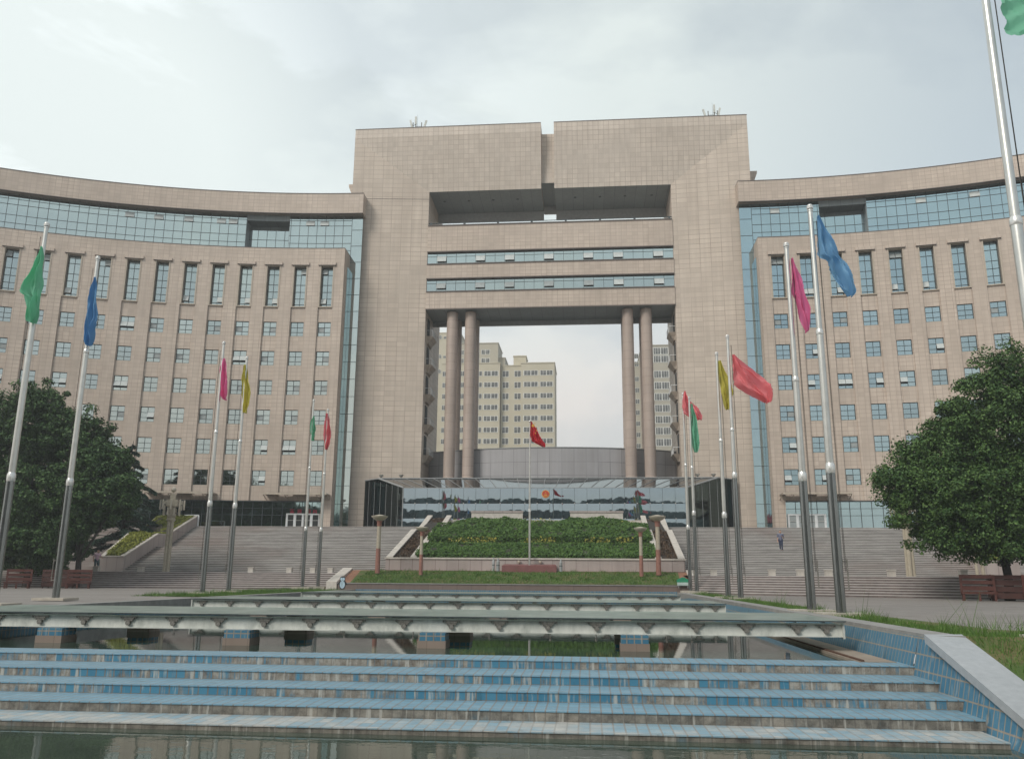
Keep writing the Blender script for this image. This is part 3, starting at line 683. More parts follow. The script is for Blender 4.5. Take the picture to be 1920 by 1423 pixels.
    # a few open top lights in the band
    for p in sashes:
        Mg = Matrix.Translation((C[0]+Rg*math.sin(p), C[1]+Rg*math.cos(p), 0)) @ Matrix.Rotation(-p, 4, 'Z')
        s_ = MB(); s_.box(-.5, .5, -.02, .01, -.62, 0, Matrix.Translation((0, 0, 41.78)) @ Matrix.Rotation(-.22, 4, 'X')); link('open_light', s_.mesh('open_light', 'sashglass'), root, Mg)
    # cornice
    cn = MB(); ce = math.asin((-25.80-C[0])/(R+1.7)) if side < 0 else math.asin((17.45-C[0])/(R+1.7))
    cn.arc(C, R+1.7, R+12.4, *sorted((ce, ph_out)), 42.44, 44.88, 70); cn.obj('cornice', 'clad_small', root)
    cc_ = MB(); cc_.arc(C, R+1.66, R+12.5, *sorted((ce, ph_out)), 44.88, 44.96, 70); cc_.arc(C, R+1.66, R+1.9, *sorted((ce, ph_out)), 42.36, 42.438, 70)
    cc_.obj('cornice_edge', 'coping', root)
    return root, bay
CLc, RL = (-23.8, -4.4), 93.3; CRc, RR = (18.7, -3.5), 92.4
wl_root, bayL = wing(-1, CLc, RL, R_(-2.05), R_(-3.23), 15, 13, R_(-33), (R_(-6.45), R_(-9.48)), 'glass',
    'curved granite office wing left of the gateway, with mirror windows and glass top floor', [R_(-5.0), R_(-4.0), R_(-13.4), R_(-15.4), R_(-17.3), R_(-10.4), R_(-11.2)])
wr_root, bayR = wing(1, CRc, RR, R_(.15), R_(1.36), 13, 9, R_(26), (R_(4.6), R_(7.65)), 'glass_r',
    'curved granite office wing right of the gateway, partly hidden by the big tree', [R_(1.7), R_(11.0), R_(14.2)])
# side strip of glass on the block returns
for root, C, R, ph, gl in ((wl_root, CLc, RL, R_(-2.05), 'glass_dark'), (wr_root, CRc, RR, R_(.15), 'glass_r')):
    s = 1 if ph < 0 else -1
    m = MB(); Mx = Matrix.Translation((C[0]+R*math.sin(ph), C[1]+R*math.cos(ph), 0)) @ Matrix.Rotation(-ph, 4, 'Z')
    m.box(*sorted((s*.001, s*.04)), 1.35, 2.45, 5.7, 35.6, Mx); m.obj('return_glass', gl, root)
# entrances of the wings: white doors and glass canopies
def doorset(name_root, Mb, n, w, h):
    d = link('door', MB().box(0, .001, 0, .001, 0, .001).mesh('door', 'white'), name_root, Mb)
    f = MB(); W_ = n*w
    f.box(0, W_+.12, -.12, .02, h, h+.16)
    for k in range(n+1): f.box(k*w, k*w+.12, -.12, .02, 0, h)
    for k in range(n): f.box(k*w+.12, k*w+.2, -.10, 0, 0, h); f.box(k*w+w-.08, k*w+w, -.10, 0, 0, h)
    d.data = f.mesh('door', 'white')
    for k in range(n):
        g_ = MB().box(k*w+.2, k*w+w-.08, -.05, -.03, 0, h); link('door_glass', g_.mesh('door_glass', 'void' if n == 4 and name_root is wl_root else 'blind'), d)
        hb = MB().box(k*w+.2, k*w+w-.08, -.12, -.09, .95, 1.0); link('handle', hb.mesh('handle', 'steel'), d)
    return d
def locP(C, R, x, y, z): 
    p = math.atan2(x-C[0], y-C[1]); return Matrix.Translation((x, y, z)) @ Matrix.Rotation(-p, 4, 'Z'), p
pL = at(536, 985, 89.1); Md, _ = locP(CLc, RL, pL.x, 0, 0)
def onarc(C, R, px, py, off=0.):
    "point on the arc of radius R+off seen at that image column"
    d = (px-960)/FPX*CR_-(py-711.5)/FPX*CU_+CF_; dx, dy = d[0], d[1]; r = R+off
    a = dx*dx+dy*dy; b_ = -2*(dx*C[0]+dy*C[1]); c_ = C[0]**2+C[1]**2-r*r
    t = (-b_+math.sqrt(b_*b_-4*a*c_))/(2*a); x, y = dx*t, dy*t; p = math.atan2(x-C[0], y-C[1])
    return Matrix.Translation((x, y, 0)) @ Matrix.Rotation(-p, 4, 'Z'), p, EYE+d[2]*t
M1, p1, _ = onarc(CLc, RL, 536, 980, .40); doorset(wl_root, M1 @ Matrix.Translation((0, 0, 5.72)), 4, .88, 1.55)
M1, p1, _ = onarc(CRc, RR, 1477, 980, .40); doorset(wr_root, M1 @ Matrix.Translation((0, 0, 5.72)), 4, .92, 1.55)
# red characters above the left door: short strokes on the glass
GL = [[(0, .5, 1, .5), (.5, 0, .5, 1), (0, 1, 1, 1), (.15, 0, .85, 0), (.15, .25, .85, .25), (.15, 0, .15, .5), (.85, 0, .85, .5)],
      [(0, .95, 1, .95), (.1, .7, .9, .7), (.1, 0, .1, .7), (.9, 0, .9, .7), (.1, 0, .9, 0), (.36, .7, .36, .3), (.64, .7, .64, .3)],
      [(.1, 0, .1, 1), (.9, 0, .9, 1), (.1, 1, .9, 1), (.1, .5, .9, .5), (.1, 0, .9, 0)],
      [(.1, 0, .1, .9), (.9, 0, .9, .9), (.1, .9, .9, .9), (.35, .6, .65, .6), (.35, .3, .65, .3), (.35, .3, .35, .6), (.65, .3, .65, .6)]]
for px, gph in zip((544, 558, 575, 587), GL):
    M1, _, _ = onarc(CLc, RL, px, 960, .40); c = MB()
    for x0, y0, x1, y1 in gph:
        c.box(min(x0, x1)*.42-.03, max(x0, x1)*.42+.03, -.045, -.02, min(y0, y1)*.42-.03, max(y0, y1)*.42+.03, M1 @ Matrix.Translation((0, 0, 7.42)))
    c.obj('lettering', 'redsign', wl_root)
def canopy(C, R, px0, px1, pxy, root):
    Ma, pa, _ = onarc(C, R, px0, pxy); Mb_, pb, _ = onarc(C, R, px1, pxy)
    pa, pb = sorted((pa, pb)); c = MB(); z = 9.35
    c.arc(C, R-1.5, R-.02, pa, pb, z, z+.06, 10); o = c.obj('canopy', 'steel_low', root)
    c = MB(); c.arc(C, R-1.55, R-1.47, pa, pb, z-.10, z+.10, 10)
    n = 6
    for k in range(n+1):
        p = pa+(pb-pa)*k/n; Mx = Matrix.Translation((C[0]+R*math.sin(p), C[1]+R*math.cos(p), 0)) @ Matrix.Rotation(-p, 4, 'Z')
        c.tube([(0, -1.45, z-.05), (0, -.02, z-.50)], .045, 6, M=Mx); c.tube([(0, -1.45, z-.05), (0, -.02, z-.02)], .04, 6, M=Mx)
    ch = c.obj('canopy_bracket', 'trim', o)
canopy(CLc, RL, 500, 619, 925, wl_root); canopy(CLc, RL, 277, 407, 925, wl_root); canopy(CRc, RR, 1462, 1592, 928, wr_root)

# ------------------------------------------------------------------ the gateway tower
D = 92.; BV = .9
XO0, XO1, XI0, XI1 = -27.6, 19.2, -18.42, 10.22
gt = thing('gateway_tower', 'huge square granite gateway tower with central opening and four round columns', 'building', (0, 0, 0))
ZTOP, ZIN = 54.0, 45.9
def quadface(m, P, u=None): m.face(P, [(p[0], p[2]) for p in P])
jl, jr, li = MB(), MB(), MB()
DI = D+BV
ztl = ZTOP-1.1
# mitred, splayed front faces
jl.face([(XO0, D, 5.7), (XI0, DI, 5.7), (XI0, DI, ZIN), (XO0, D, ztl)], [(XO0, 5.7), (XI0, 5.7), (XI0, ZIN), (XO0, ztl)])
jr.face([(XI1, DI, 5.7), (XO1, D, 5.7), (XO1, D, ztl), (XI1, DI, ZIN)], [(XI1, 5.7), (XO1, 5.7), (XO1, ztl), (XI1, ZIN)])
# lintel in two halves with a recessed notch between
N0, N1 = -4.97, -3.42
def yz(z): return D+BV*(ztl-z)/(ztl-ZIN)
def lx0(z): return XO0+(XI0-XO0)*(ztl-z)/(ztl-ZIN)
def lx1(z): return XO1+(XI1-XO1)*(ztl-z)/(ztl-ZIN)
for x0f, x1f in ((lx0, lambda z: N0), (lambda z: N1, lx1)):
    P = [(x0f(ZIN), yz(ZIN), ZIN), (x1f(ZIN), yz(ZIN), ZIN), (x1f(ztl), D, ztl), (x0f(ztl), D, ztl)]
    li.face(P, [(p[0], p[2]) for p in P])
    li.box(x0f(ztl), x1f(ztl), D, D+10.4, ztl, ZTOP)
# outer sides and backs
jl.face([(XO0, D+10.4, 5.7), (XO0, D, 5.7), (XO0, D, ztl), (XO0, D+10.4, ztl)]); jr.face([(XO1, D, 5.7), (XO1, D+10.4, 5.7), (XO1, D+10.4, ztl), (XO1, D, ztl)])
YB = D+10.4
jl.face([(XI0, YB, 5.7), (XO0, YB, 5.7), (XO0, YB, ztl), (XI0, YB, ZIN)]); jr.face([(XO1, YB, 5.7), (XI1, YB, 5.7), (XI1, YB, ZIN), (XO1, YB, ztl)])
jl.face([(XI0, DI, 5.7), (XI0, YB, 5.7), (XI0, YB, ZIN), (XI0, DI, ZIN)]); jr.face([(XI1, YB, 5.7), (XI1, DI, 5.7), (XI1, DI, ZIN), (XI1, YB, ZIN)])
li.face([(XI1, 99.5, ZIN), (XI0, 99.5, ZIN), (XI0, 99.5, ztl), (XI1, 99.5, ztl)])
li.box(N0-.02, N1+.02, D+1.4, D+10, ZIN+.7, ZTOP-.75)
for x_ in (N0, N1): li.face([(x_, DI, ZIN), (x_, 99.5, ZIN), (x_, 99.5, ZIN+.7), (x_, DI, ZIN+.7)])
for x, s in ((N0, 1), (N1, -1)):
    li.face([(x, D+1.5, ZIN), (x, DI, ZIN), (x, D, ztl), (x, D+1.5, ztl)])
jl.obj('left_pier', 'clad', gt); jr.obj('right_pier', 'clad', gt); li.obj('lintel', 'clad_lintel', gt)
cp = MB()
for a, c in ((XO0-.03, N0), (N1, XO1+.03)): cp.box(a, c, D-.03, D+10.4, ZTOP+.002, ZTOP+.07)
cp.face([(XI0-7.4, D+BV*1.78/9.18-.012, 44.93), (XI0, DI-.012, 44.93), (XI0, DI-.012, 44.99), (XI0-7.4, D+BV*1.78/9.18-.012, 44.99)]); cp.obj('coping', 'coping', gt)
so = MB()
for xa, xb, zz_ in ((XI0, N0, ZIN-.003), (N1, XI1, ZIN-.003), (N0, N1, ZIN+.69)): so.face([(xa, DI, zz_), (xb, DI, zz_), (xb, 99.5, zz_), (xa, 99.5, zz_)][::-1])
so.obj('soffit', 'soffit', gt)
# downlights
for x in (-17.0, -14.0, -11, -8, -1, 2, 5, 8.2):
    dl = MB(); dl.cyl(x, 95.6, ZIN-.05, ZIN-.004, .16, .16, 10); dl.obj('downlight', 'frame', gt)
bk = MB(); bk.box(XI0, N0, 99.3, 99.5, ZIN-1.2, ZIN-.004); bk.box(N1, XI1, 99.3, 99.5, ZIN-1.2, ZIN-.004); bk.box(N0, N1, 99.3, 99.5, ZIN-.35, ZIN+.68); bk.obj('soffit_edge', 'grey', gt)
# bridge with two ribbon windows
BY0, BY1 = DI-.12, 98.0
ba = MB()
ba.box(XI0, XI1, BY0, BY1, 38.25, 41.45); ba.box(XI0, XI1, BY0, BY1, 34.92, 36.6); ba.box(XI0, XI1, BY0, BY1, 31.2, 33.2)
ba.obj('bridge_band', 'clad_small', gt)
e = MB()
for z in (41.45, 38.13, 36.602, 34.80, 33.202, 31.06): e.box(XI0+.01, XI1-.01, BY0-.09, BY0+.3, z, z+.115)
e.obj('bridge_edge', 'coping', gt)
for z0, z1 in ((36.72, 38.12), (33.32, 34.79)):
    r = MB(); r.box(XI0+.02, XI1-.02, BY0+.28, BY0+.40, z0, z1); rw = r.obj('ribbon_window', 'glass', gt)
    m_ = MB(); n = 25; pw = (XI1-XI0)/n
    for k in range(n+1): m_.box(XI0+k*pw-.02, XI0+k*pw+.02, BY0+.24, BY0+.278, z0, z1)
    m_.box(XI0+.02, XI1-.02, BY0+.235, BY0+.275, z1-.46, z1-.43); m_.obj('mullion', 'frame', rw)
    for k in (1, 5, 8, 12, 16, 19, 23):
        x = XI0+k*pw; s_ = MB(); s_.box(x+.03, x+pw-.03, -.02, .01, -.72, 0, Matrix.Translation((0, BY0+.25, z1-.45)) @ Matrix.Rotation(-.35, 4, 'X')); s_.obj('sash', 'sashglass' if z0 > 36 or k > 18 else 'blind', rw)
bs = MB(); bs.face([(XI0, BY0, 31.055), (XI1, BY0, 31.055), (XI1, BY1, 31.055), (XI0, BY1, 31.055)][::-1]); bs.obj('bridge_soffit', 'soffit', gt)
bs = MB(); bs.box(XI0, XI1, BY1-.3, BY1, 30.5, 31.05); bs.obj('bridge_soffit_edge', 'grey', gt)
# railing on top of the bridge
rl = MB(); rl.tube([(XI0, BY0+.3, 41.9), (XI1, BY0+.3, 41.9)], .05, 6)
for k in range(8): x = XI0+.3+k*(XI1-XI0-.6)/7; rl.box(x-.12, x+.12, BY0+.2, BY0+.45, 41.57, 41.95)
rl.obj('railing', 'frame', gt)
# round columns, two rows
for x in (-15.42, -13.28, 4.88, 6.98):
    for y in (94.0, 97.3):
        c = MB(); c.lathe(x, y, [(.74, 11.0), (.74, 11.7), (.64, 11.75), (.64, 31.0)], 28, False); c.obj('column', 'clad_round', gt, True)
# windows and little balconies on the inner sides of the piers
for sx, xi in ((1, XI0), (-1, XI1)):
    for z in (14.3, 17.8, 21.3, 24.8, 28.2):
        b_ = MB(); b_.box(*sorted((xi+sx*.003, xi+sx*.05)), 94.2, 95.6, z, z+2.3); v = b_.obj('side_window', 'void', gt)
        k = MB(); k.face([(xi, 93.9, z-.9), (xi, 96.6, z-.9), (xi+sx*.15, 96.2, z-.9), (xi+sx*.15, 94.3, z-.9)])
        P0 = [(xi, 93.7, z), (xi, 96.8, z), (xi+sx*.75, 96.6, z), (xi+sx*.75, 93.9, z)]; P1 = [(xi, 94.2, z-.8), (xi, 96.4, z-.8), (xi+sx*.15, 96.2, z-.8), (xi+sx*.15, 94.4, z-.8)]
        k.face(P0); 
        for j in range(4): k.face([P1[j], P1[(j+1) % 4], P0[(j+1) % 4], P0[j]])
        kb = k.obj('balcony', 'clad', gt)
        rr = MB()
        for y in np.linspace(94.0, 96.5, 7): rr.tube([(xi+sx*.7, y, z), (xi+sx*.7, y, z+.75)], .02, 5)
        rr.tube([(xi+sx*.02, 93.95, z+.75), (xi+sx*.7, 93.95, z+.75), (xi+sx*.7, 96.55, z+.75)], .03, 6); rr.obj('balustrade', 'white', kb)
# stone brackets behind the upper corners
for xa, xb in ((-27.62, -29.3), (19.22, 20.85)):
    b_ = MB(); P = [(xa, 46.9), (xb+(xa-xb)*.35, 47.0), (xb, 48.5), (xb, 48.8), (xa, 48.8)]
    for y in (96, 99): b_.face([(p[0], y, p[1]) for p in P])
    for k in range(5): p, q = P[k], P[(k+1) % 5]; b_.face([(p[0], 96, p[1]), (q[0], 96, q[1]), (q[0], 99, q[1]), (p[0], 99, p[1])])
    b_.obj('corner_bracket', 'clad_small', gt)
# roof aerials
def aerial(x, y, lab, mir):
    t = thing('roof_aerial', lab, 'antenna', (x, y, ZTOP+.07), 0, 'aerials on the gateway roof'); t.scale = (.8, .8, .85)
    m = MB(); m.cyl(0, 0, 0, 1.7, .09, .07, 6); m.cyl(mir*.9, 0, 0, 1.1, .07, .07, 6); m.cyl(-mir*.5, .3, 0, 1.3, .07, .07, 6)
    m.tube([(0, 0, .5), (mir*.9, 0, .5)], .03, 5); m.tube([(0, 0, .9), (-mir*.5, .3, .7)], .03, 5); m.obj('mast', 'bracket', t)
    for dx, h, a in ((mir*1.3, .5, .3), (0.0, 1.1, .0), (-mir*.55, .6, -.25)):
        p = MB(); p.box(-.14, .14, -.08, .08, 0, 1.2, Matrix.Translation((dx, -.1, h-.3)) @ Matrix.Rotation(a*mir, 4, 'Y')); p.obj('panel', 'beamwhite', t)
    m = MB(); m.cyl(0.25*mir, 0, 0, 2.4, .02, .012, 5); m.obj('whip', 'frame', t)
aerial(-20.3, 92.6, 'small cluster of roof aerials above the left part of the tower', 1)
aerial(15.6, 92.6, 'small cluster of roof aerials above the right corner of the tower', -1)

# ------------------------------------------------------------------ curved grey drum behind the columns
dr = MB(); DC = (-4.1, 122.0); RD = 28.2
dr.arc(DC, -RD, -RD+.4, R_(-40), R_(40), 5.7, 15.05, 48); o = dr.obj('curved_hall', 'drum')
tag(o, 'curved grey metal panelled hall seen through the gateway opening', 'building')
rf = MB(); rf.arc(DC, -RD-.06, -RD+.5, R_(-40), R_(40), 15.06, 15.14, 48); rf.obj('roof_edge', 'grey', o)

# ------------------------------------------------------------------ glass entrance hall
eh = thing('entrance_hall', 'low mirrored glass entrance hall with sloping roof and red emblem', 'building', (0, 0, 0))
HX0, HX1, HY = -19.0, 10.1, 87.0
f_ = MB(); f_.face([(HX0, HY, 5.7), (HX1, HY, 5.7), (HX1, HY, 9.9), (HX0, HY, 9.9)]); 
def hallfront():
    n = 23; pw = (HX1-HX0)/n
    for k in range(n):
        for z0, z1 in ((5.7, 6.78), (6.82, 8.30), (8.34, 9.88)):
            x0 = HX0+k*pw+.012; x1 = HX0+(k+1)*pw-.012
            # every pane bulges and leans slightly, as toughened glass does
            S = 6; bl = rng.uniform(.007, .012); lx, lz = rng.normal(0, .0007, 2)
            m = pan
            G = [[(x0+(x1-x0)*i/S, HY-bl*(1-(2*j/S-1)**2)*(.85+.15*(1-(2*i/S-1)**2))+lx*(i/S-.5)*2+lz*(j/S-.5)*4, z0+(z1-z0)*j/S) for i in range(S+1)] for j in range(S+1)]
            for j in range(S):
                for i in range(S): m.face([G[j][i], G[j][i+1], G[j+1][i+1], G[j+1][i]])
pan = MB(); hallfront(); pan.obj('front_glass', 'glass_hall', eh, True)
m_ = MB(); n = 23; pw = (HX1-HX0)/n
m_.face([(HX0, HY+.03, 5.7), (HX1, HY+.03, 5.7), (HX1, HY+.03, 9.9), (HX0, HY+.03, 9.9)]); m_.obj('joints', 'void', eh)
sp = MB()
for k in range(1, n):
    for z in (6.8, 8.32): sp.box(HX0+k*pw-.05, HX0+k*pw+.05, HY-.06, HY-.02, z-.05, z+.05)
sp.obj('glass_clamps', 'steel', eh)
rfm = MB(); rfm.face([(HX0, HY, 9.92), (HX1, HY, 9.92), (13.6, 90, 11.2), (-22.4, 90, 11.2)]); rfm.face([(-22.4, 90, 11.2), (13.6, 90, 11.2), (15.9, 92, 11.2), (-24.4, 92, 11.2)])
rfm.face([(-18.4, 92.9, 11.2), (-18.4, 91.5, 11.2), (10.2, 91.5, 11.2), (10.2, 92.9, 11.2)])
rfm.face([(-18.4, 92.8, 11.2), (10.2, 92.8, 11.2), (10.2, 104, 11.2), (-18.4, 104, 11.2)]); rfm.obj('roof_glass', 'glass_roof', eh)
for sx, x0, x1, x2 in ((-1, HX0, -22.4, -24.4), (1, HX1, 13.6, 15.9)):
    s_ = MB(); P = [(x0, HY, 5.7), (x0, HY, 9.92), (x1, 90, 11.2), (x2, 92, 11.2), (x2, 92, 5.7)]
    s_.face(P if sx < 0 else P[::-1], [(p[1], p[2]) for p in (P if sx < 0 else P[::-1])]); s_.obj('side_glass', 'glass_side', eh)
    t_ = MB(); t_.tube([(x0, HY-.03, 9.95), (x1, 89.97, 11.23)], .09, 6); t_.tube([(x1, 89.97, 11.23), (x2, 91.9, 11.23)], .07, 6); t_.tube([(x0, HY-.02, 5.7), (x0, HY-.02, 9.95)], .05, 6)
    for u in np.linspace(.12, .88, 6):
        a = Vector((x0, HY, 5.7)).lerp(Vector((x2, 92, 5.7)), u); t_.tube([a+Vector((sx*.02, -.02, 0)), a+Vector((sx*.02, -.02, 4.2+min(1.28, u*2.1)))], .018, 5)
    t_.obj('edge_trim', 'grey', eh)
t_ = MB(); t_.box(-22.4, 13.6, 89.93, 90.07, 11.21, 11.30); t_.box(HX0, HX1, HY-.05, HY+.02, 9.88, 9.94); t_.obj('ridge', 'grey', eh)
rb_ = MB()
for k in range(1, 24):
    x = HX0+k*(HX1-HX0)/24; xx = -22.4+k*(13.6+22.4)/24; rb_.tube([(x, HY, 9.95), (xx, 90, 11.22)], .025, 5)
rb_.obj('roof_bars', 'grey', eh)
# emblem
E0 = at(1023, 926, HY-.12)
em = MB(); 
Mx = Matrix.Translation(E0) @ Matrix.Rotation(R_(90), 4, 'X')
def disc(r, z0, z1, n=28):
    m = MB(); a = [(r*math.cos(2*math.pi*k/n), r*math.sin(2*math.pi*k/n)) for k in range(n)]
    m.face([Mx @ Vector((x, y, z1)) for x, y in a]); m.face([Mx @ Vector((x, y, z0)) for x, y in a][::-1])
    for k in range(n): (xa, ya), (xb, yb) = a[k], a[(k+1) % n]; m.face([Mx @ Vector((xa, ya, z0)), Mx @ Vector((xb, yb, z0)), Mx @ Vector((xb, yb, z1)), Mx @ Vector((xa, ya, z1))])
    return m
rg = disc(.40, 0, .05); eo = rg.obj('emblem', 'gold', eh); disc(.33, .05, .07).obj('emblem_field', 'red', eo)
def star(m, cx, cy, r, z, Mx, rot=0):
    P = [(cx+(r if k % 2 == 0 else r*.4)*math.cos(math.pi/2+rot+k*math.pi/5), cy+(r if k % 2 == 0 else r*.4)*math.sin(math.pi/2+rot+k*math.pi/5)) for k in range(10)]
    c = (cx, cy)
    for k in range(10): m.face([Mx @ Vector((c[0], c[1], z)), Mx @ Vector((*P[k], z)), Mx @ Vector((*P[(k+1) % 10], z))])
sm_ = MB(); star(sm_, 0, .14, .09, .075, Mx)
for k in range(4): a = math.pi*(1.2+.2*k)+math.pi*0; star(sm_, .17*math.cos(math.pi*(.0+k/3)), .10+.0*math.sin(a)-.04*abs(k-1.5), .035, .075, Mx)
for x0, x1, y0, y1 in ((-.16, .16, -.14, -.08), (-.11, .11, -.08, -.03), (-.2, .2, -.22, -.17)):
    sm_.face([Mx @ Vector(p) for p in ((x0, y0, .075), (x1, y0, .075), (x1, y1, .075), (x0, y1, .075))])
sm_.obj('emblem_relief', 'gold', eo)
# floodlights on the hall roof
for px, nm in ((715, 'left end of the hall roof, outer one'), (752, 'left end of the hall roof, inner one'), (1308, 'right end of the hall roof, inner one'), (1338, 'right end of the hall roof, outer one')):
    p = at(px, 896, 90.6); t = thing('floodlight', 'small round floodlight on the '+nm, 'floodlight', (p.x, 90.6, 11.2), 0, 'floodlights on the hall roof')
    m = MB(); m.cyl(0, 0, 0, .25, .04, .04, 8); m.obj('bracket', 'grey', t)
    m = MB(); m.lathe(0, 0, [(.05, .22), (.22, .34), (.26, .5), (.22, .52)], 14); m.obj('lamp_head', 'steel', t)

# ------------------------------------------------------------------ flats seen through the gateway
WB = MB(); WB.box(0, 1, -.05, .02, 0, .07); WB.box(0, 1, -.05, .02, .93, 1)
for x in (0, .47, .94): WB.box(x, x+.06, -.05, .02, .07, .93)
WIN_A = WB.mesh('window', 'win_white'); PANE_A = MB().box(.03, .97, -.02, .01, .03, .97).mesh('pane', 'aptglass')
def flats(label, boxes, wins, Y, mat, floors, grp='pale apartment blocks behind the gateway'):
    t = thing('apartment_block', label, 'building', (0, 0, 0), 0, grp)
    wl = MB()
    for x0, x1, y0, y1, z1 in boxes: wl.box(x0, x1, y0, y1, 0, z1)
    wl.obj('wall', mat, t)
    cpb = MB()
    for x0, x1, y0, y1, z1 in boxes: cpb.box(x0-.15, x1+.15, y0-.15, y1+.15, z1, z1+.25)
    cpb.obj('roof', mat, t)
    for z in floors:
        for x0, x1, h, n, yy in wins:
            M_ = Matrix.Translation((x0, yy-.02, z)) @ Matrix.Diagonal((x1-x0, 1, h, 1))
            w = link('window', WIN_A, t, M_); link('pane', PANE_A, w)
            if n > 2:
                mb = MB()
                for k in range(1, n): mb.box(k/n-.012, k/n+.012, -.04, -.021, .03, .97)
                link('mullion', mb.mesh('mullion', 'win_white'), w)
    return t
Y1 = 225.
def X(px, py=750, Y=Y1): return at(px, py, Y).x
def Z(py, px=950, Y=Y1): return at(px, py, Y).z
fz = [Z(704.6+21.2*k) for k in range(7)]
flats('cream apartment block with stair tower, nearest behind the gateway', [(X(828), X(937), Y1, Y1+14, Z(681)), (X(938), X(977), Y1+1.5, Y1+14, Z(684)), (X(977.2), X(1040), Y1, Y1+14, Z(682)), (X(960), X(984), Y1+4, Y1+10, Z(662))],
      [(X(981), X(1009.5), 1.45, 4, Y1), (X(1012), X(1037.5), 1.45, 4, Y1), (X(906), X(934.5), 1.45, 4, Y1), (X(892), X(903.5), 1.45, 2, Y1), (X(828.5), X(836), 1.45, 2, Y1), (X(862), X(870), 1.5, 2, Y1), (X(940.5), X(953), 1.8, 2, Y1+1.5), (X(963), X(976), 1.8, 2, Y1+1.5)], Y1, 'creamwall', fz)
flats('taller cream apartment block rising behind the nearer one at left', [(X(826), X(922), 240, 252, at(870, 645, 240).z), (X(922), X(935), 242, 252, at(930, 672, 242).z)],
      [(at(902, 660, 240).x, at(919, 660, 240).x, 1.5, 3, 240), (at(863, 660, 240).x, at(870, 660, 240).x, 1.5, 2, 240), (at(892, 660, 240).x, at(899, 660, 240).x, 1.3, 2, 240)], 240, 'greywall', [at(900, 665, 240).z, at(900, 681, 240).z])
flats('narrow cream rooftop tower block at the left edge of the opening', [(at(817, 640, 262).x, at(863, 640, 262).x, 262, 275, at(830, 625, 262).z)], [(at(822, 634, 262).x, at(829, 634, 262).x, .9, 2, 262), (at(832, 634, 262).x, at(837, 634, 262).x, .9, 2, 262), (at(820, 634, 262).x, at(828, 634, 262).x, 1.3, 2, 262)], 262, 'creamwall', [at(830, 636, 262).z, at(830, 672, 262).z, at(830, 700, 262).z])
fz2 = [Z(708.6+21.3*k, 1240) for k in range(7)]
flats('grey apartment block with white balcony windows at the right of the opening', [(X(1224), X(1300), Y1, Y1+16, Z(648, 1240)), (X(1204), X(1224), Y1+1.5, Y1+15, Z(656, 1210)), (X(1190), X(1204), Y1+4, Y1+15, Z(676, 1195))],
      [(X(1226.5), X(1257), 2.05, 6, Y1), (X(1206), X(1212), 1.4, 2, Y1+1.5), (X(1214), X(1222), 1.4, 2, Y1+1.5), (X(1193), X(1201), 1.4, 2, Y1+4)], Y1, 'greywall', fz2+[Z(680, 1240), Z(665, 1240)])

# ------------------------------------------------------------------ terraced garden in the middle of the stairs
GX0, GX1, IX0, IX1 = -15.6, 7.25, -13.3, 5.1
GY0, GY1, GZ0, GZ1 = 66., 82., 2.42, 5.9
gd = thing('terraced_planter', 'stone terraced planter between the two stairs, with sloping side walls', 'planter')
m = MB(); m.box(GX0, GX1, GY0, GY0+.35, 1.2, GZ0-.12); m.box(GX0, GX0+.3, GY0+.35, 83, 1.2, 2.2); m.box(GX1-.3, GX1, GY0+.35, 83, 1.2, 2.2); m.obj('front_wall', 'planterwall', gd)
def slopewall(x0, x1, ks):
    "wall whose top climbs in slopes and flats: ks = (y, z) points"
    w_ = MB(); c_ = MB()
    for (ya, za), (yb, zb) in zip(ks[:-1], ks[1:]):
        for x in (x0, x1): w_.face([(x, ya, 1.2), (x, yb, 1.2), (x, yb, zb), (x, ya, za)] if x == x1 else [(x, yb, 1.2), (x, ya, 1.2), (x, ya, za), (x, yb, zb)])
        T_ = [(x0-.04, ya, za+.1), (x1+.04, ya, za+.1), (x1+.04, yb, zb+.1), (x0-.04, yb, zb+.1)]; U_ = [(x0-.04, ya, za), (x1+.04, ya, za), (x1+.04, yb, zb), (x0-.04, yb, zb)]
        c_.face(T_); c_.face([U_[1], U_[2], T_[2], T_[1]]); c_.face([U_[3], U_[0], T_[0], T_[3]]); c_.face([U_[0], U_[1], T_[1], T_[0]])
    ya, za = ks[0]; w_.face([(x0, ya, 1.2), (x1, ya, 1.2), (x1, ya, za), (x0, ya, za)])
    return w_, c_
ks = [(GY0+.36, GZ0-.03), (75.6, 5.0), (77.8, 5.0), (83.2, 6.75)]
for x0, x1 in ((GX0, GX0+.42), (IX0-.4, IX0), (IX1, IX1+.4), (GX1-.42, GX1)):
    w_, c_ = slopewall(x0, x1, ks); wo = w_.obj('side_wall', 'planterwall', gd); c_.obj('coping', 'capstone', wo)
m = MB(); m.box(GX0-.08, GX1+.08, GY0-.08, GY0+.5, GZ0-.12, GZ0); m.obj('coping', 'capstone', gd)
m = MB()
def zg(y): return np.interp(y, [66.4, 70.6, 72.0, 77.2, 82.0], [2.25, 3.4, 3.6, 5.1, 5.75])
m = MB(); yk = [66.4, 70.6, 72.0, 77.2, 83]
for ya, yb in zip(yk[:-1], yk[1:]): m.face([(IX0, ya, float(zg(ya))), (IX1, ya, float(zg(ya))), (IX1, yb, float(zg(yb))), (IX0, yb, float(zg(yb)))])
for xa, xb in ((GX0+.42, IX0-.4), (IX1+.4, GX1-.42)):
    for (ya, za), (yb, zb) in zip(ks[:-1], ks[1:]): m.face([(xa, ya, za-.4), (xb, ya, za-.4), (xb, yb, zb-.4), (xa, yb, zb-.4)])
m.obj('soil', 'soil', gd)
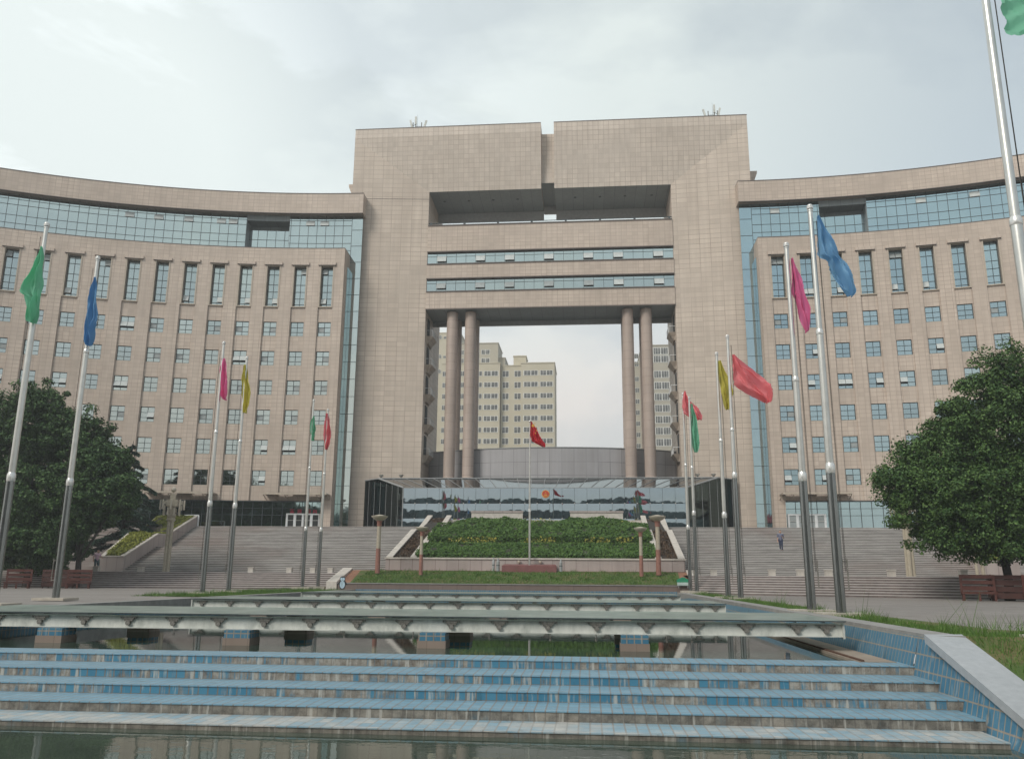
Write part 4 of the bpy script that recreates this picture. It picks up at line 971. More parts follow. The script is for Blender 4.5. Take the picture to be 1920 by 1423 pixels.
# white stone parapets at the top of the garden
for px0, px1, ds in ((884, 980, 'left'), (1069, 1168, 'right')):
    a, c = at(px0, 960, 82).x, at(px1, 960, 82).x
    m = MB(); m.box(a, c, 82, 82.35, 5.6, at(900, 961, 82).z); o = m.obj('parapet', 'capstone'); tag(o, 'low pale stone parapet behind the '+ds+' upper hedge', 'parapet', 'parapets above the terraced garden')
    m = MB(); m.box(a-.05, c+.05, 81.94, 82.4, at(900, 961, 82).z+.005, at(900, 957.5, 82).z); m.obj('capping', 'planterwall', o)
m = MB(); m.box(IX0, IX1, 82.45, 82.8, 5.6, 6.35); tag(m.obj('low_wall', 'capstone'), 'long low pale wall along the terrace edge above the garden', 'wall')
# hedges
def hedge(name, poly, zf, h, label, cat, mat, dens=60, size=.16, group=None, jag=.25, core=(.02, .04, .012)):
    "poly: plan outline; zf(x,y): ground; leafy mound of height h"
    xs = [p[0] for p in poly]; ys = [p[1] for p in poly]; x0, x1, y0, y1 = min(xs), max(xs), min(ys), max(ys)
    P = np.array(poly)
    def inside(x, y):
        c = np.zeros(len(x), bool); j = len(P)-1
        for i in range(len(P)):
            a, b_ = P[i], P[j]; t = ((a[1] > y) != (b_[1] > y)) & (x < (b_[0]-a[0])*(y-a[1])/((b_[1]-a[1]) if b_[1] != a[1] else 1e-9)+a[0]); c ^= t; j = i
        return c
    n = int((x1-x0)*(y1-y0)*dens*2.2)
    x = rng.uniform(x0, x1, n); y = rng.uniform(y0, y1, n); k = inside(x, y); x, y = x[k], y[k]
    # distance to edge (approx) rounds the mound
    d = np.full(len(x), 9.)
    for i in range(len(P)):
        a, b_ = P[i], P[(i+1) % len(P)]; ab = b_-a; t = np.clip(((x-a[0])*ab[0]+(y-a[1])*ab[1])/(ab@ab), 0, 1); d = np.minimum(d, np.hypot(x-a[0]-t*ab[0], y-a[1]-t*ab[1]))
    env = np.clip(d/.45, 0, 1)**.5
    bumps = .8+.12*np.sin(x*2.1+y)+.12*np.sin(x*.9-y*1.7)+.06*np.sin(x*6.3)
    z = zf(x, y)+h*env*bumps*rng.uniform(.65, 1.03, len(x))
    cen = np.stack([x+rng.normal(0, .05, len(x)), y, z], 1)
    # front-facing side leaves
    nf = int(sum(np.hypot(*(P[(i+1) % len(P)]-P[i])) for i in range(len(P)))*h*dens*3)
    L_ = np.array([np.hypot(*(P[(i+1) % len(P)]-P[i])) for i in range(len(P))]); ei = rng.choice(len(P), nf, p=L_/L_.sum()); t = rng.random(nf)[:, None]
    q = P[ei]*(1-t)+P[(ei+1) % len(P)]*t+rng.normal(0, jag*.35, (nf, 2)); zz = zf(q[:, 0], q[:, 1])+rng.random(nf)*h*.8
    cen = np.concatenate([cen, np.c_[q, zz]]); nr = rng.normal(size=(len(cen), 3))*.7+np.array([0, -.5, .7]); nr /= np.linalg.norm(nr, axis=1)[:, None]
    o = bpy.data.objects.new(name, quads_mesh(name, cen, nr, size, mat)); sc.collection.objects.link(o); tag(o, label, cat, group)
    cmb = MB(); c0 = P.mean(0); 
    R0 = [(p[0]+(c0[0]-p[0])*.03, p[1]+(c0[1]-p[1])*.03) for p in poly]
    top = [(a, b_, float(zf(np.array([a]), np.array([b_]))[0])+h*.55) for a, b_ in R0]; bot = [(a, b_, t_[2]-h*.55) for (a, b_), t_ in zip(R0, top)]
    cmb.face(top)
    for i in range(len(top)): j = (i+1) % len(top); cmb.face([bot[i], bot[j], top[j], top[i]])
    link('stems', cmb.mesh('stems', 'bark'), o)
    return o
zfg = lambda x, y: zg(y)
hedge('hedge', [(IX0, 66.6), (IX1, 66.6), (IX1, 70.0), (IX0, 70.0)], zfg, .6, 'lowest clipped green hedge directly behind the front wall of the garden', 'hedge', 'hedge', 150, .10, 'hedges of the terraced garden')
hedge('hedge', [(IX0, 71.6), (IX1, 71.6), (IX1, 76.3), (1.5, 77.4), (-9.5, 77.4), (IX0, 76.3)], zfg, 1.05, 'broad middle hedge of the garden, darker and bulging', 'hedge', 'hedge', 130, .105, 'hedges of the terraced garden')
hedge('hedge', [(-12.0, 78.4), (-6.8, 78.4), (-6.8, 81.8), (-11.0, 81.5)], zfg, .95, 'upper left hedge in front of the left pale parapet', 'hedge', 'hedge', 130, .105, 'hedges of the terraced garden')
hedge('hedge', [(-2.4, 78.4), (3.6, 78.4), (2.6, 81.5), (-1.6, 81.8)], zfg, .95, 'upper right hedge in front of the right pale parapet', 'hedge', 'hedge', 130, .105, 'hedges of the terraced garden')
for x0, x1, ds in ((GX0+.42, IX0-.4, 'left'), (IX1+.4, GX1-.42, 'right')):
    hedge('hedge', [(x0, 66.6), (x1, 66.6), (x1, 75.4), (x1, 82.5), (x0, 82.5), (x0, 75.4)], lambda x, y: np.interp(y, [k[0] for k in ks], [k[1] for k in ks])-.42, .5, 'reddish brown hedge climbing the '+ds+' side channel of the garden', 'hedge', 'hedge_red', 170, .09, 'reddish side hedges')
m_fl = [(-11.5, -7.5, 70.1, 71.3), (-.2, 1.8, 70.2, 71.3), (-3.6, -2.6, 70.1, 71.2), (2.3, 3.7, 70.2, 71.4), (-11.3, -8.0, 77.6, 78.3), (1.5, 4.2, 77.6, 78.5), (-5.8, -3.2, 78.6, 80.5), (-5.2, -3.0, 70.1, 71.2)]
cs = []
for x0, x1, y0, y1 in m_fl:
    n = int((x1-x0)*(y1-y0)*42); cs.append(np.c_[rng.uniform(x0, x1, n), rng.uniform(y0, y1, n), zg(rng.uniform(y0, y1, n))+rng.uniform(.25, .75, n)])
cs = np.concatenate(cs); nr = rng.normal(size=cs.shape)+[0, -.3, .6]; nr /= np.linalg.norm(nr, axis=1)[:, None]
o = bpy.data.objects.new('flower_patches', quads_mesh('flower_patches', cs, nr, .11, 'flower')); sc.collection.objects.link(o); stuff(o, 'yellow flowering ground cover between the garden hedges', 'flowers')
n = 26000; xs = rng.uniform(IX0, IX1, n); ys = rng.uniform(66.6, 82.3, n); cs = np.c_[xs, ys, zg(ys)+rng.uniform(.05, .3, n)]; nr = rng.normal(size=cs.shape)+[0, -.3, .8]; nr /= np.linalg.norm(nr, axis=1)[:, None]
o = bpy.data.objects.new('ground_cover', quads_mesh('ground_cover', cs, nr, .11, 'hedge_light')); sc.collection.objects.link(o); stuff(o, 'low green ground cover between the garden hedges', 'ground cover')

# ------------------------------------------------------------------ sloping lawn before the garden
lb = MB(); lb.face([(-16.7, 60.1, .52), (6.3, 60.1, .55), (6.6, 65.2, 1.42), (-17.3, 65.2, 1.42)]); struct(lb.obj('lawn', 'lawn'))
lb = MB(); lb.face([(-17.5, 60.0, .47), (7.0, 60.0, .5), (7.3, 66, 1.45), (-18.2, 66, 1.45)]); lb.face([(-18.2, 65.9, 1.451), (7.3, 65.9, 1.451), (7.3, 66.1, 1.451), (-18.2, 66.1, 1.451)]); struct(lb.obj('lawn_border', 'soil'))
m = MB(); m.box(-17.4, 6.9, 59.55, 60.0, 0, .47); o = m.obj('retaining_wall', 'brownstone'); tag(o, 'low brown stone retaining wall in front of the sloping lawn', 'wall')
m = MB(); m.box(-17.42, 6.92, 59.5, 60.05, .47, .53); m.obj('coping', 'curb', o)
for xa, xb, s in ((-17.5, -18.2, -1), (6.95, 7.3, 1)):
    m = MB(); T_ = [(xa, 59.6, .60), (xa+s*.75, 59.6, .60), (xb+s*.75, 66.2, 1.62), (xb, 66.2, 1.62)]; U_ = [(p[0], p[1], 0) for p in T_]
    m.face(T_); 
    for i in range(4): j = (i+1) % 4; m.face([U_[i], U_[j], T_[j], T_[i]])
    tag(m.obj('kerb_slab', 'capstone'), 'pale sloping stone kerb at the '+('left' if s < 0 else 'right')+' end of the lawn', 'kerb', 'sloping kerbs of the lawn')
def blades(name, regions, label, dens=260, h=.12, mat='grass', wd=.03):
    C_ = []
    for (x0, x1, y0, y1, z) in regions:
        n = int(abs(x1-x0)*abs(y1-y0)*dens); xx = rng.uniform(x0, x1, n); yy = rng.uniform(y0, y1, n)
        zz = z(xx, yy) if callable(z) else np.full(n, z); C_.append(np.c_[xx, yy, zz])
    C_ = np.concatenate(C_); n = len(C_); a = rng.uniform(0, 6.28, n); hh = h*(.4+1.0*rng.random(n)**2)*(1+1.2*(np.sin(C_[:, 1]*1.9)*np.sin(C_[:, 0]*3+C_[:, 1]*.7) > .45))
    d = np.c_[np.cos(a), np.sin(a), 0*a]*wd*.5; tip = C_+np.c_[rng.normal(0, .35, n)*hh, rng.normal(0, .35, n)*hh, hh]
    P = np.stack([C_-d, C_+d, tip], 1).reshape(-1, 3)
    me = bpy.data.meshes.new(name); me.vertices.add(3*n); me.vertices.foreach_set('co', P.ravel().astype(np.float32)); me.loops.add(3*n)
    me.loops.foreach_set('vertex_index', np.arange(3*n, dtype=np.int32)); me.polygons.add(n); me.polygons.foreach_set('loop_start', np.arange(0, 3*n, 3, dtype=np.int32))
    me.materials.append(MT[mat]); me.update(calc_edges=True)
    o = bpy.data.objects.new(name, me); sc.collection.objects.link(o); return stuff(o, label, 'grass')
blades('lawn_grass', [(-16.6, 6.3, 60.1, 65.1, lambda x, y: .53+(y-60.1)*.174)], 'short patchy grass of the sloping lawn', 130, .10, wd=.05)
# grass strips along the pool kerbs
gs = MB(); gs.face([(6.38, 15.72, .02), (12, 15.72, .02), (8.3, 19, .02), (7.9, 30, .02), (8.2, 58.5, .02), (6.38, 58.5, .02)]); gs.face([(-19.5, 39, .02), (-16.4, 38, .02), (-16.4, 58.5, .02), (-23.6, 58.5, .02), (-20.9, 45, .02)])
struct(gs.obj('verge', 'lawn'))
blades('verge_grass', [(6.4, 7.45, 17.5, 58.4, .02), (6.4, 9.5, 15.72, 17.5, .02), (6.4, 10, 11, 15.7, lambda x, y: bankz(x, y)), (-20.9, -16.5, 38.5, 58.4, .02)], 'rough tufted grass along the pool kerbs', 330, .10, wd=.016)
blades('tall_grass', [(7.4, 9.5, 17.0, 20, .02), (6.7, 7.4, 23, 24.3, .02), (6.6, 7.3, 30, 33, .02), (6.42, 8.2, 12.5, 15.7, lambda x, y: bankz(x, y))], 'taller seeding grass beside the sloping kerb slab', 28, .33, wd=.013)
rk = MB(); rk.ball((8.0, 14.2, .0), .9, 12, 7, .45); o = rk.obj('dry_bush', 'hedge_red'); 
cen = rng.normal(size=(2600, 3)); cen /= np.linalg.norm(cen, axis=1)[:, None]; nr = cen.copy(); cen = cen*[.75, .8, .42]*(.45+.6*rng.random((2600, 1)))+[7.75, 14.2, -.1]
o.data = quads_mesh('dry_bush', cen, nr, .085, 'hedge_red', 2.6); tag(o, 'small brownish dry bush in the grass at the right edge', 'bush')

# ------------------------------------------------------------------ glass-decked walkways over the pool
BRK = MB(); BRK.box(-.19, .19, -.08, -.02, .045, .07); BRK.box(-.13, .13, -.07, -.02, .005, .045); BRK.box(-.10, .10, -.06, -.02, -.035, .005); BRK.tube([(-.18, -.05, .085), (-.18, -.05, .02)], .016, 6); BRK.tube([(.18, -.05, .085), (.18, -.05, .02)], .016, 6)
BRK.tube([(0, -.012, -.075), (0, -.09, -.075)], .055, 12)
BRKM = BRK.mesh('bracket', 'bracket')
DECK = None
def deckmat():
    m_, nt, b = newmat('walkway_glass'); b.inputs['Base Color'].default_value = (.30, .38, .34, 1); b.inputs['Roughness'].default_value = .3; b.inputs['IOR'].default_value = 1.45
    nt.links.new(mix(nt, ramp(nt, noise(nt, 1.5, 6), .35, .7), (.26, .31, .28), (.46, .50, .45)), b.inputs['Base Color'])
    tr = nt.nodes.new('ShaderNodeBsdfTransparent'); tr.inputs[0].default_value = (.80, .90, .86, 1); ms = nt.nodes.new('ShaderNodeMixShader'); ms.inputs[0].default_value = .35
    nt.links.new(b.outputs[0], ms.inputs[1]); nt.links.new(tr.outputs[0], ms.inputs[2]); nt.links.new(ms.outputs[0], nt.nodes['Material Output'].inputs[0]); return m_
MT['deck'] = deckmat()
def walkway(Y, x0, x1, depth, label, off):
    t = thing('glass_walkway', label, 'walkway', (0, Y, 0), 0, 'glass walkways across the pool')
    for y, s in ((0, 1),):
        b_ = MB(); b_.box(x0, x1, y-.01, y+.01, -.17, .07); b_.box(x0, x1, y-.07, y+.07, -.19, -.17); b_.box(x0, x1, y-.07, y+.07, .07, .09)
        for x in (x0, x1): b_.box(x-.02, x+.02, y-.08, y+.08, -.22, .10)
        b_.obj('beam', 'beamwhite', t)
    d = MB(); d.box(x0, x1+.03, -.16, depth+.16, .125, .145); d.obj('deck', 'deck', t)
    e = MB(); e.box(x0, x1+.03, -.165, -.161, .122, .147); e.box(x0, x1, .09-.1+.05, depth-.04, .10, .124) if False else e; e.obj('deck_edge', 'frame', t)
    x = x1-.35; k = 0; rbm = MB()
    while x > x0+.2:
        link('bracket', BRKM, t, Matrix.Translation((x, 0, 0))); 
        rbm.box(x-.015, x+.015, .08, depth, .095, .12)
        x -= 1.06 if k > 0 else .6; k += 1
    rbm.obj('rib', 'bracket', t)
    for j in range(5):
        px_ = 5.34-4.37*(j+1)+off
        if px_ < x0+.3: continue
        for y in (0, depth):
            p = MB(); p.box(px_-.29, px_+.29, y-.28, y+.28, -.36, -.195); po = p.obj('pier', 'poolwall', t)
            p = MB(); p.box(px_-.31, px_+.31, y-.3, y+.3, -.9, -.362); p.obj('pier_base', 'pierstone', po)
    return t
walkway(19.25, -15.85, 5.36, 3.95, 'nearest white beamed glass walkway across the pool', 0)
walkway(31.3, -14.6, 4.76, 3.9, 'middle white beamed glass walkway across the pool', .2)
walkway(45.4, -15.2, 4.66, 3.9, 'farthest white beamed glass walkway across the pool', .2)
# fountain nozzles standing in the water
NZ = MB(); NZ.cyl(0, 0, -.6, -.32, .018, .018, 8); NZ.cyl(0, 0, -.32, -.25, .035, .03, 8); NZ.cyl(0, 0, -.50, -.46, .05, .05, 8); NZM = NZ.mesh('fountain_nozzle', 'bracket')
for i, (x, y) in enumerate([(-12.4, 25.5), (-9.9, 25.2), (-7.2, 25.6), (-5.1, 25.4), (-4.2, 25.4), (-2.9, 25.7), (-1.1, 25.3), (.2, 25.5), (2.2, 25.4), (2.9, 25.4), (3.6, 25.6), (-8.6, 37.5), (-6.3, 37.4), (-4.4, 37.5), (-3.9, 37.6), (-1.6, 37.5), (-1.1, 37.4), (.9, 37.5), (2.6, 37.5)]):
    o = link('fountain_nozzle', NZM, None, Matrix.Translation((x, y, 0))); tag(o, 'small corroded fountain nozzle standing in the water behind the '+('nearest' if i < 11 else 'middle')+' walkway', 'nozzle', 'nozzles behind the '+('nearest' if i < 11 else 'middle')+' walkway')

# ------------------------------------------------------------------ flagpoles and flags
def flagpole(base, H, label, r=.13, slab=True, low=.29, mid=.62, zb=.12, side=1):
    t = thing('flagpole', label, 'flagpole', (base[0], base[1], zb), 0, 'steel flagpoles beside the pool')
    m = MB(); m.cyl(0, 0, 0, H*low, r, r*.93, 20, False); m.obj('lower_tube', 'steel_low', t, True)
    m = MB(); m.cyl(0, 0, H*low, H*mid, r*.80, r*.72, 20, False); m.cyl(0, 0, H*mid, H-.12, r*.62, r*.50, 20, False); m.obj('upper_tube', 'steel', t, True)
    m = MB(); m.lathe(0, 0, [(r*.94, H*low-.02), (r*1.0, H*low), (r*1.0, H*low+.2), (r*.83, H*low+.27)], 20); m.obj('sleeve', 'steel_ring', t, True); m = MB(); m.lathe(0, 0, [(r*.73, H*mid-.02), (r*.80, H*mid), (r*.78, H*mid+.1), (r*.63, H*mid+.16)], 20); m.obj('sleeve', 'steel_ring', t, True)
    m = MB(); m.cyl(0, 0, H-.16, H-.12, r*.62, r*.62, 16); m.cyl(0, 0, H-.09, H-.02, r*.7, r*.74, 16); m.ball((0, 0, H-.0), r*.66, 16, 8, .75); m.obj('cap', 'steel_ring', t, True)
    m = MB(); m.tube([(side*(r+.05), -.02, 1.1), (side*(r*.6+.07), -.02, H-.5)], .008, 4); m.tube([(side*(r+.09), .02, 1.1), (side*(r*.6+.10), .02, H-.5)], .007, 4); m.obj('halyard', 'rope', t)
    m = MB(); m.box(*sorted((side*r, side*(r+.14))), -.02, .02, 1.35, 1.38); m.box(*sorted((side*r, side*(r+.14))), -.02, .02, .62, .65); m.tube([(side*(r+.12), 0, .6), (side*(r+.12), 0, 1.45)], .02, 6); m.tube([(side*(r+.02), 0, H-.5), (side*(r*.6+.09), 0, H-.5)], .02, 6); m.obj('cleat', 'bracket', t)
    if slab:
        m = MB(); m.box(-.62, .62, -.5, .5, -zb+.02, -.005); m.obj('base_slab', 'platestone', t)
    return t
def flag(Y, rows, cloth, label, fold=.16, nx=26, ny=26, stars=False, seed=1):
    "rows: (image y, left x, right x) read off the photograph, hung at the pole's own depth"
    rs = np.array(rows, float); ys = np.linspace(rs[0, 0], rs[-1, 0], ny+1); xl = np.interp(ys, rs[:, 0], rs[:, 1]); xr = np.interp(ys, rs[:, 0], rs[:, 2])
    m = MB(); r_ = np.random.default_rng(seed); ph = r_.uniform(0, 6); G = []
    wmax = abs(at(rs[:, 2].max(), 700, Y).x-at(rs[:, 1].min(), 700, Y).x)
    for j in range(ny+1):
        row = []
        for i in range(nx+1):
            u = i/nx; v = j/ny
            jx = (r_.normal(0, .012) if 0 < i < nx else r_.normal(0, .02))*(xr[j]-xl[j])
            p = at(xl[j]+(xr[j]-xl[j])*u+jx, ys[j], Y)
            p.y += fold*(math.sin(u*11+v*2.6+ph)+.55*math.sin(u*19-v*6+ph*2)+.3*math.sin(u*33+v*9))*min(1, .35+v*1.5)+.05*math.sin(v*17+u*6)
            row.append(p)
        G.append(row)
    for j in range(ny):
        for i in range(nx): m.face([G[j+1][i], G[j+1][i+1], G[j][i+1], G[j][i]])
    o = m.obj('flag', 'cloth_'+cloth, None, True); tag(o, label, 'flag')
    if stars:
        s_ = MB()
        for (px, py, rr) in ((999.5, 798, .17), (1003, 794, .07), (1005.5, 801, .07), (1006, 807, .07), (1004, 812, .07)):
            Mx_ = Matrix.Translation(at(px, py, Y-fold*1.9)) @ Matrix.Rotation(R_(90), 4, 'X'); star(s_, 0, 0, rr, 0, Mx_, .3)
        s_.obj('stars', 'gold', o)
    return o
def pole_px(base, top, label, r, side=1, Y=None, zb=.12, **k):
    d = (base[0]-960)/FPX*CR_-(base[1]-711.5)/FPX*CU_+CF_
    if Y is None: t_ = (zb-EYE)/d[2]; Y = d[1]*t_
    bx = at(*base, Y); zb2 = max(.08, bx.z); tp = at(*top, Y)
    return flagpole(((bx.x+tp.x)/2, Y), tp.z-zb2, label, r, True, zb=zb2, side=side, **k), Y
_, Y1f = pole_px((-12, 1130), (88, 420), 'tall steel flagpole at the left edge flying a drooping green flag', .135, -1, 26.3, low=.30, mid=.72)
_, Y2f = pole_px((102, 1120), (186, 483), 'steel flagpole with a limp blue flag, second from the left edge', .135, -1, 31.4, low=.31, mid=.70)
_, Y3f = pole_px((379, 1110), (420, 642), 'steel flagpole with a limp pink flag in front of the left stairs', .135, -1, 43.5, low=.33)
_, Y4f = pole_px((428, 1107), (463, 670), 'steel flagpole with a limp yellow flag in front of the left stairs', .135, -1, 47.0, low=.34)
_, Y5f = pole_px((567, 1100), (588, 750), 'slim far flagpole with a small green flag, left side', .13, -1, 58.8, low=.29)
_, Y6f = pole_px((596, 1099), (615, 768), 'slim far flagpole with a small red flag beside the lawn, left side', .13, -1, 60.6, low=.30)
_, Y12 = pole_px((1577, 1148), (1519, 387), 'tallest near flagpole on the right, with a big blue flag', .135, 1, 24.7, low=.32, mid=.66)
_, Y11 = pole_px((1521, 1142), (1475, 458), 'near flagpole on the right carrying a hanging pink flag', .135, 1, 27.05, low=.33, mid=.60)
_, Y10 = pole_px((1391, 1120), (1362, 630), 'flagpole on the right with a coral red flag blown out sideways', .135, 1, 42.7, low=.44)
_, Y9 = pole_px((1366, 1118), (1343, 662), 'flagpole on the right with a narrow yellow flag', .135, 1, 44.9, low=.31)
_, Y8 = pole_px((1308, 1108), (1291, 745), 'far flagpole on the right with a narrow mint green flag', .13, 1, 56.5, low=.38)
_, Y7 = pole_px((1296, 1107), (1279, 738), 'far flagpole on the right with a red flag, its top behind the flag', .13, 1, 58.2, low=.30)
t13 = flagpole((8.08, 15.6), 13.2, 'very tall flagpole at the right edge of the photo with a green flag above', .145, True, .25, .56, zb=.1)
flag(Y1f-.30, [(463, 75, 80), (500, 64, 79), (530, 44, 76), (548, 38, 74), (556, 50, 74), (580, 52, 70), (605, 57, 62)], 'green', 'drooping green flag on the leftmost flagpole', .12, seed=2)
flag(Y2f-.30, [(520, 175, 180), (560, 164, 183), (600, 160, 183), (615, 158, 176), (640, 160, 172), (648, 163, 170)], 'blue', 'limp blue flag hanging on the second pole from the left', .10, seed=3)
flag(Y3f-.05, [(672, 416, 423), (700, 411, 427), (720, 413, 426), (742, 415, 425), (750, 420, 424)], 'pink', 'limp pink flag on a pole before the left wing', .16, seed=4)
flag(Y4f-.05, [(684, 458, 462), (710, 453, 466), (735, 454, 471), (755, 455, 469), (774, 456, 461)], 'yellow', 'limp yellow flag on a pole before the left wing', .16, seed=5)
flag(Y5f-.05, [(780, 585, 589), (800, 583, 591), (815, 583, 590), (826, 584, 588)], 'green', 'small green flag on a far pole before the left wing', .14, seed=6)
flag(Y6f-.05, [(775, 611, 615), (795, 609, 619), (820, 608, 621), (836, 608, 617), (843, 609, 613)], 'red', 'small red flag on a far pole before the left wing', .14, seed=7)
flag(Y12-.03, [(405, 1532, 1534), (430, 1533, 1552), (460, 1534, 1568), (482, 1535, 1582), (490, 1550, 1590), (510, 1554, 1599), (530, 1566, 1604), (548, 1580, 1605), (555, 1588, 1600)], 'lightblue', 'big blue flag streaming from the tallest near pole on the right', .13, 34, 36, seed=8)
flag(Y11-.03, [(484, 1484, 1486), (520, 1484, 1500), (550, 1486, 1509), (556, 1491, 1510), (585, 1498, 1518), (605, 1504, 1518), (622, 1511, 1515)], 'pink', 'bright pink flag hanging from a near pole on the right', .12, 28, 34, seed=9)
flag(Y10-.05, [(665, 1373, 1376), (690, 1374, 1402), (712, 1376, 1434), (722, 1379, 1447), (735, 1402, 1450), (748, 1424, 1449), (755, 1434, 1444)], 'coral', 'coral red flag blown out towards the right wing', .22, 34, 28, seed=10)
flag(Y9-.05, [(676, 1347, 1351), (700, 1348, 1361), (720, 1350, 1371), (735, 1352, 1376), (750, 1356, 1372), (768, 1360, 1367)], 'yellow', 'narrow yellow flag on a pole at the right', .16, seed=11)
flag(Y7-.25, [(733, 1283, 1285), (750, 1280, 1292), (762, 1279, 1308), (775, 1281, 1316), (783, 1292, 1317), (787, 1306, 1316)], 'coral', 'red flag spread behind two far poles at the right pier', .2, seed=12)
flag(Y8-.05, [(757, 1295, 1298), (785, 1296, 1306), (810, 1296, 1309), (830, 1298, 1311), (842, 1300, 1310), (848, 1303, 1308)], 'mint', 'narrow mint green flag on a far pole at the right pier', .16, seed=13)
flag(15.5, [(-14, 1874, 1930), (10, 1876, 1960), (36, 1884, 1990), (50, 1888, 1990), (62, 1889, 1990), (68, 1896, 1980)], 'mint', 'green flag at the top right corner of the photo', .05, 16, 14, seed=14)
# central pole on its plinth
cp_ = thing('flagpole', 'thin flagpole on a red brown plinth before the terraced garden', 'flagpole', (-4.4, 65.35, 1.45))
m = MB(); m.cyl(0, 0, 0, 4.5, .085, .08, 14, False); m.cyl(0, 0, 4.5, 11.35, .07, .05, 14, False); m.obj('tube', 'steel', cp_, True)
m = MB(); m.ball((0, 0, 11.42), .10, 12, 8); m.cyl(0, 0, 4.4, 4.65, .11, .10, 12); m.obj('cap', 'steel_ring', cp_, True)
m = MB(); m.box(-2.05, 2.05, -.55, .45, -.2, .38); T_ = [(-2.05, -.55, .38), (2.05, -.55, .38), (1.95, .45, .50), (-1.95, .45, .50)]; m.face(T_); m.obj('plinth', 'plinth', cp_)
flag(65.25, [(790, 995, 997), (805, 995, 1007), (818, 995, 1012), (827, 997, 1018), (833, 1008, 1023), (838, 1018, 1023)], 'flagred', 'red flag with yellow stars on the central pole', .18, stars=True, seed=15)

# ------------------------------------------------------------------ lamps
def bowl_lamp(x, y, z, H, sc_, label):
    t = thing('lamp_post', label, 'lamp', (x, y, z), 0, 'bowl lamps before the garden')
    m = MB(); m.lathe(0, 0, [(.19*sc_, 0), (.17*sc_, H*.42)], 14, False); m.obj('lower_column', 'lamp_red', t, True)
    m = MB(); m.lathe(0, 0, [(.165*sc_, H*.42), (.15*sc_, H*.80), (.15*sc_, H*.82)], 14, False); m.obj('upper_column', 'lamp_stone', t, True)
    m = MB(); m.lathe(0, 0, [(.17*sc_, H*.80), (.19*sc_, H*.82), (.17*sc_, H*.86), (.22*sc_, H*.88), (.22*sc_, H*.895)], 14); m.obj('collar', 'lamp_red', t, True)
    m = MB(); m.lathe(0, 0, [(.22*sc_, H*.895), (.45*sc_, H*.925), (.62*sc_, H*.965), (.63*sc_, H*.975), (.30*sc_, H*.99), (.12*sc_, H), (.001, H*1.002)], 20, False); m.obj('bowl', 'lamp_bowl', t, True)
bowl_lamp(-15.6, 63.5, 1.2, 4.3, 1., 'tall bowl lamp beside the left stairs, red lower half'); bowl_lamp(5.08, 63.5, 1.2, 4.3, 1., 'tall bowl lamp in front of the right side hedge, red lower half')
bowl_lamp(-12.2, 62.8, 1.1, 3.5, .78, 'shorter bowl lamp in front of the left side hedge'); bowl_lamp(3.8, 62.8, 1.1, 3.5, .78, 'shorter bowl lamp, inner one at the right of the garden')
def ornate(x, y, z, H, label):
    t = thing('ornate_lamp', label, 'lamp', (x, y, z), R_(20), 'ornate multi tube lamps')
    m = MB()
    for a in range(4): m.tube([(.18*math.cos(a*math.pi/2+.78), .18*math.sin(a*math.pi/2+.78), 0), (.15*math.cos(a*math.pi/2+.78), .15*math.sin(a*math.pi/2+.78), H*.62)], .13, 8)
    m.box(-.16, .16, -.16, .16, 0, H*.62); m.obj('column', 'lamp_stone', t)
    m = MB(); m.lathe(0, 0, [(.30, H*.60), (.36, H*.62), (.30, H*.64), (.38, H*.66)], 12); m.box(-.28, .28, -.28, .28, H*.66, H*.78); m.box(-.42, .42, -.42, .42, H*.78, H*.86); m.box(-.2, .2, -.2, .2, H*.86, H*.93); m.obj('capital', 'lamp_stone', t)
    for k in range(8):
        a = k*math.pi/4
        for r, aa, za, zb, zc in ((.9, a, .74, .86, .80), (.62, a+.4, .67, .76, .70)):
            c_, s_ = math.cos(aa), math.sin(aa)
            m = MB(); m.tube([(r*c_, r*s_, H*za), (r*c_, r*s_, H*zb)], .07, 8); m.obj('tube_light', 'lamp_bowl', t)
            m = MB(); m.tube([(.2*c_, .2*s_, H*zc), (r*c_, r*s_, H*zc)], .025, 5); m.obj('arm', 'bracket', t)
    m = MB(); m.cyl(0, 0, H*.93, H*.96, .05, .05, 8); m.ball((0, 0, H*.985), .21, 14, 9); m.obj('globe', 'lamp_bowl', t, True)
ornate(-33.2, 66, 1.2, 6.55, 'ornate column lamp with tube lights and white globe on the left landing'); ornate(21.4, 60, 1.2, 5.5, 'ornate column lamp half hidden by the crown of the right tree')
t = thing('lamp_column', 'twin tubed lamp column standing beside the right stair planter', 'lamp', (25.6, 59.5, 1.2))
m = MB(); m.tube([(-.17, 0, 0), (-.30, 0, 4.6)], .11, 8); m.tube([(.22, 0, 0), (.05, 0, 4.6)], .13, 8); m.obj('column', 'lamp_stone', t); m = MB(); m.cyl(-.1, 0, 4.5, 4.9, .35, .35, 10); m.obj('head', 'lamp_bowl', t)

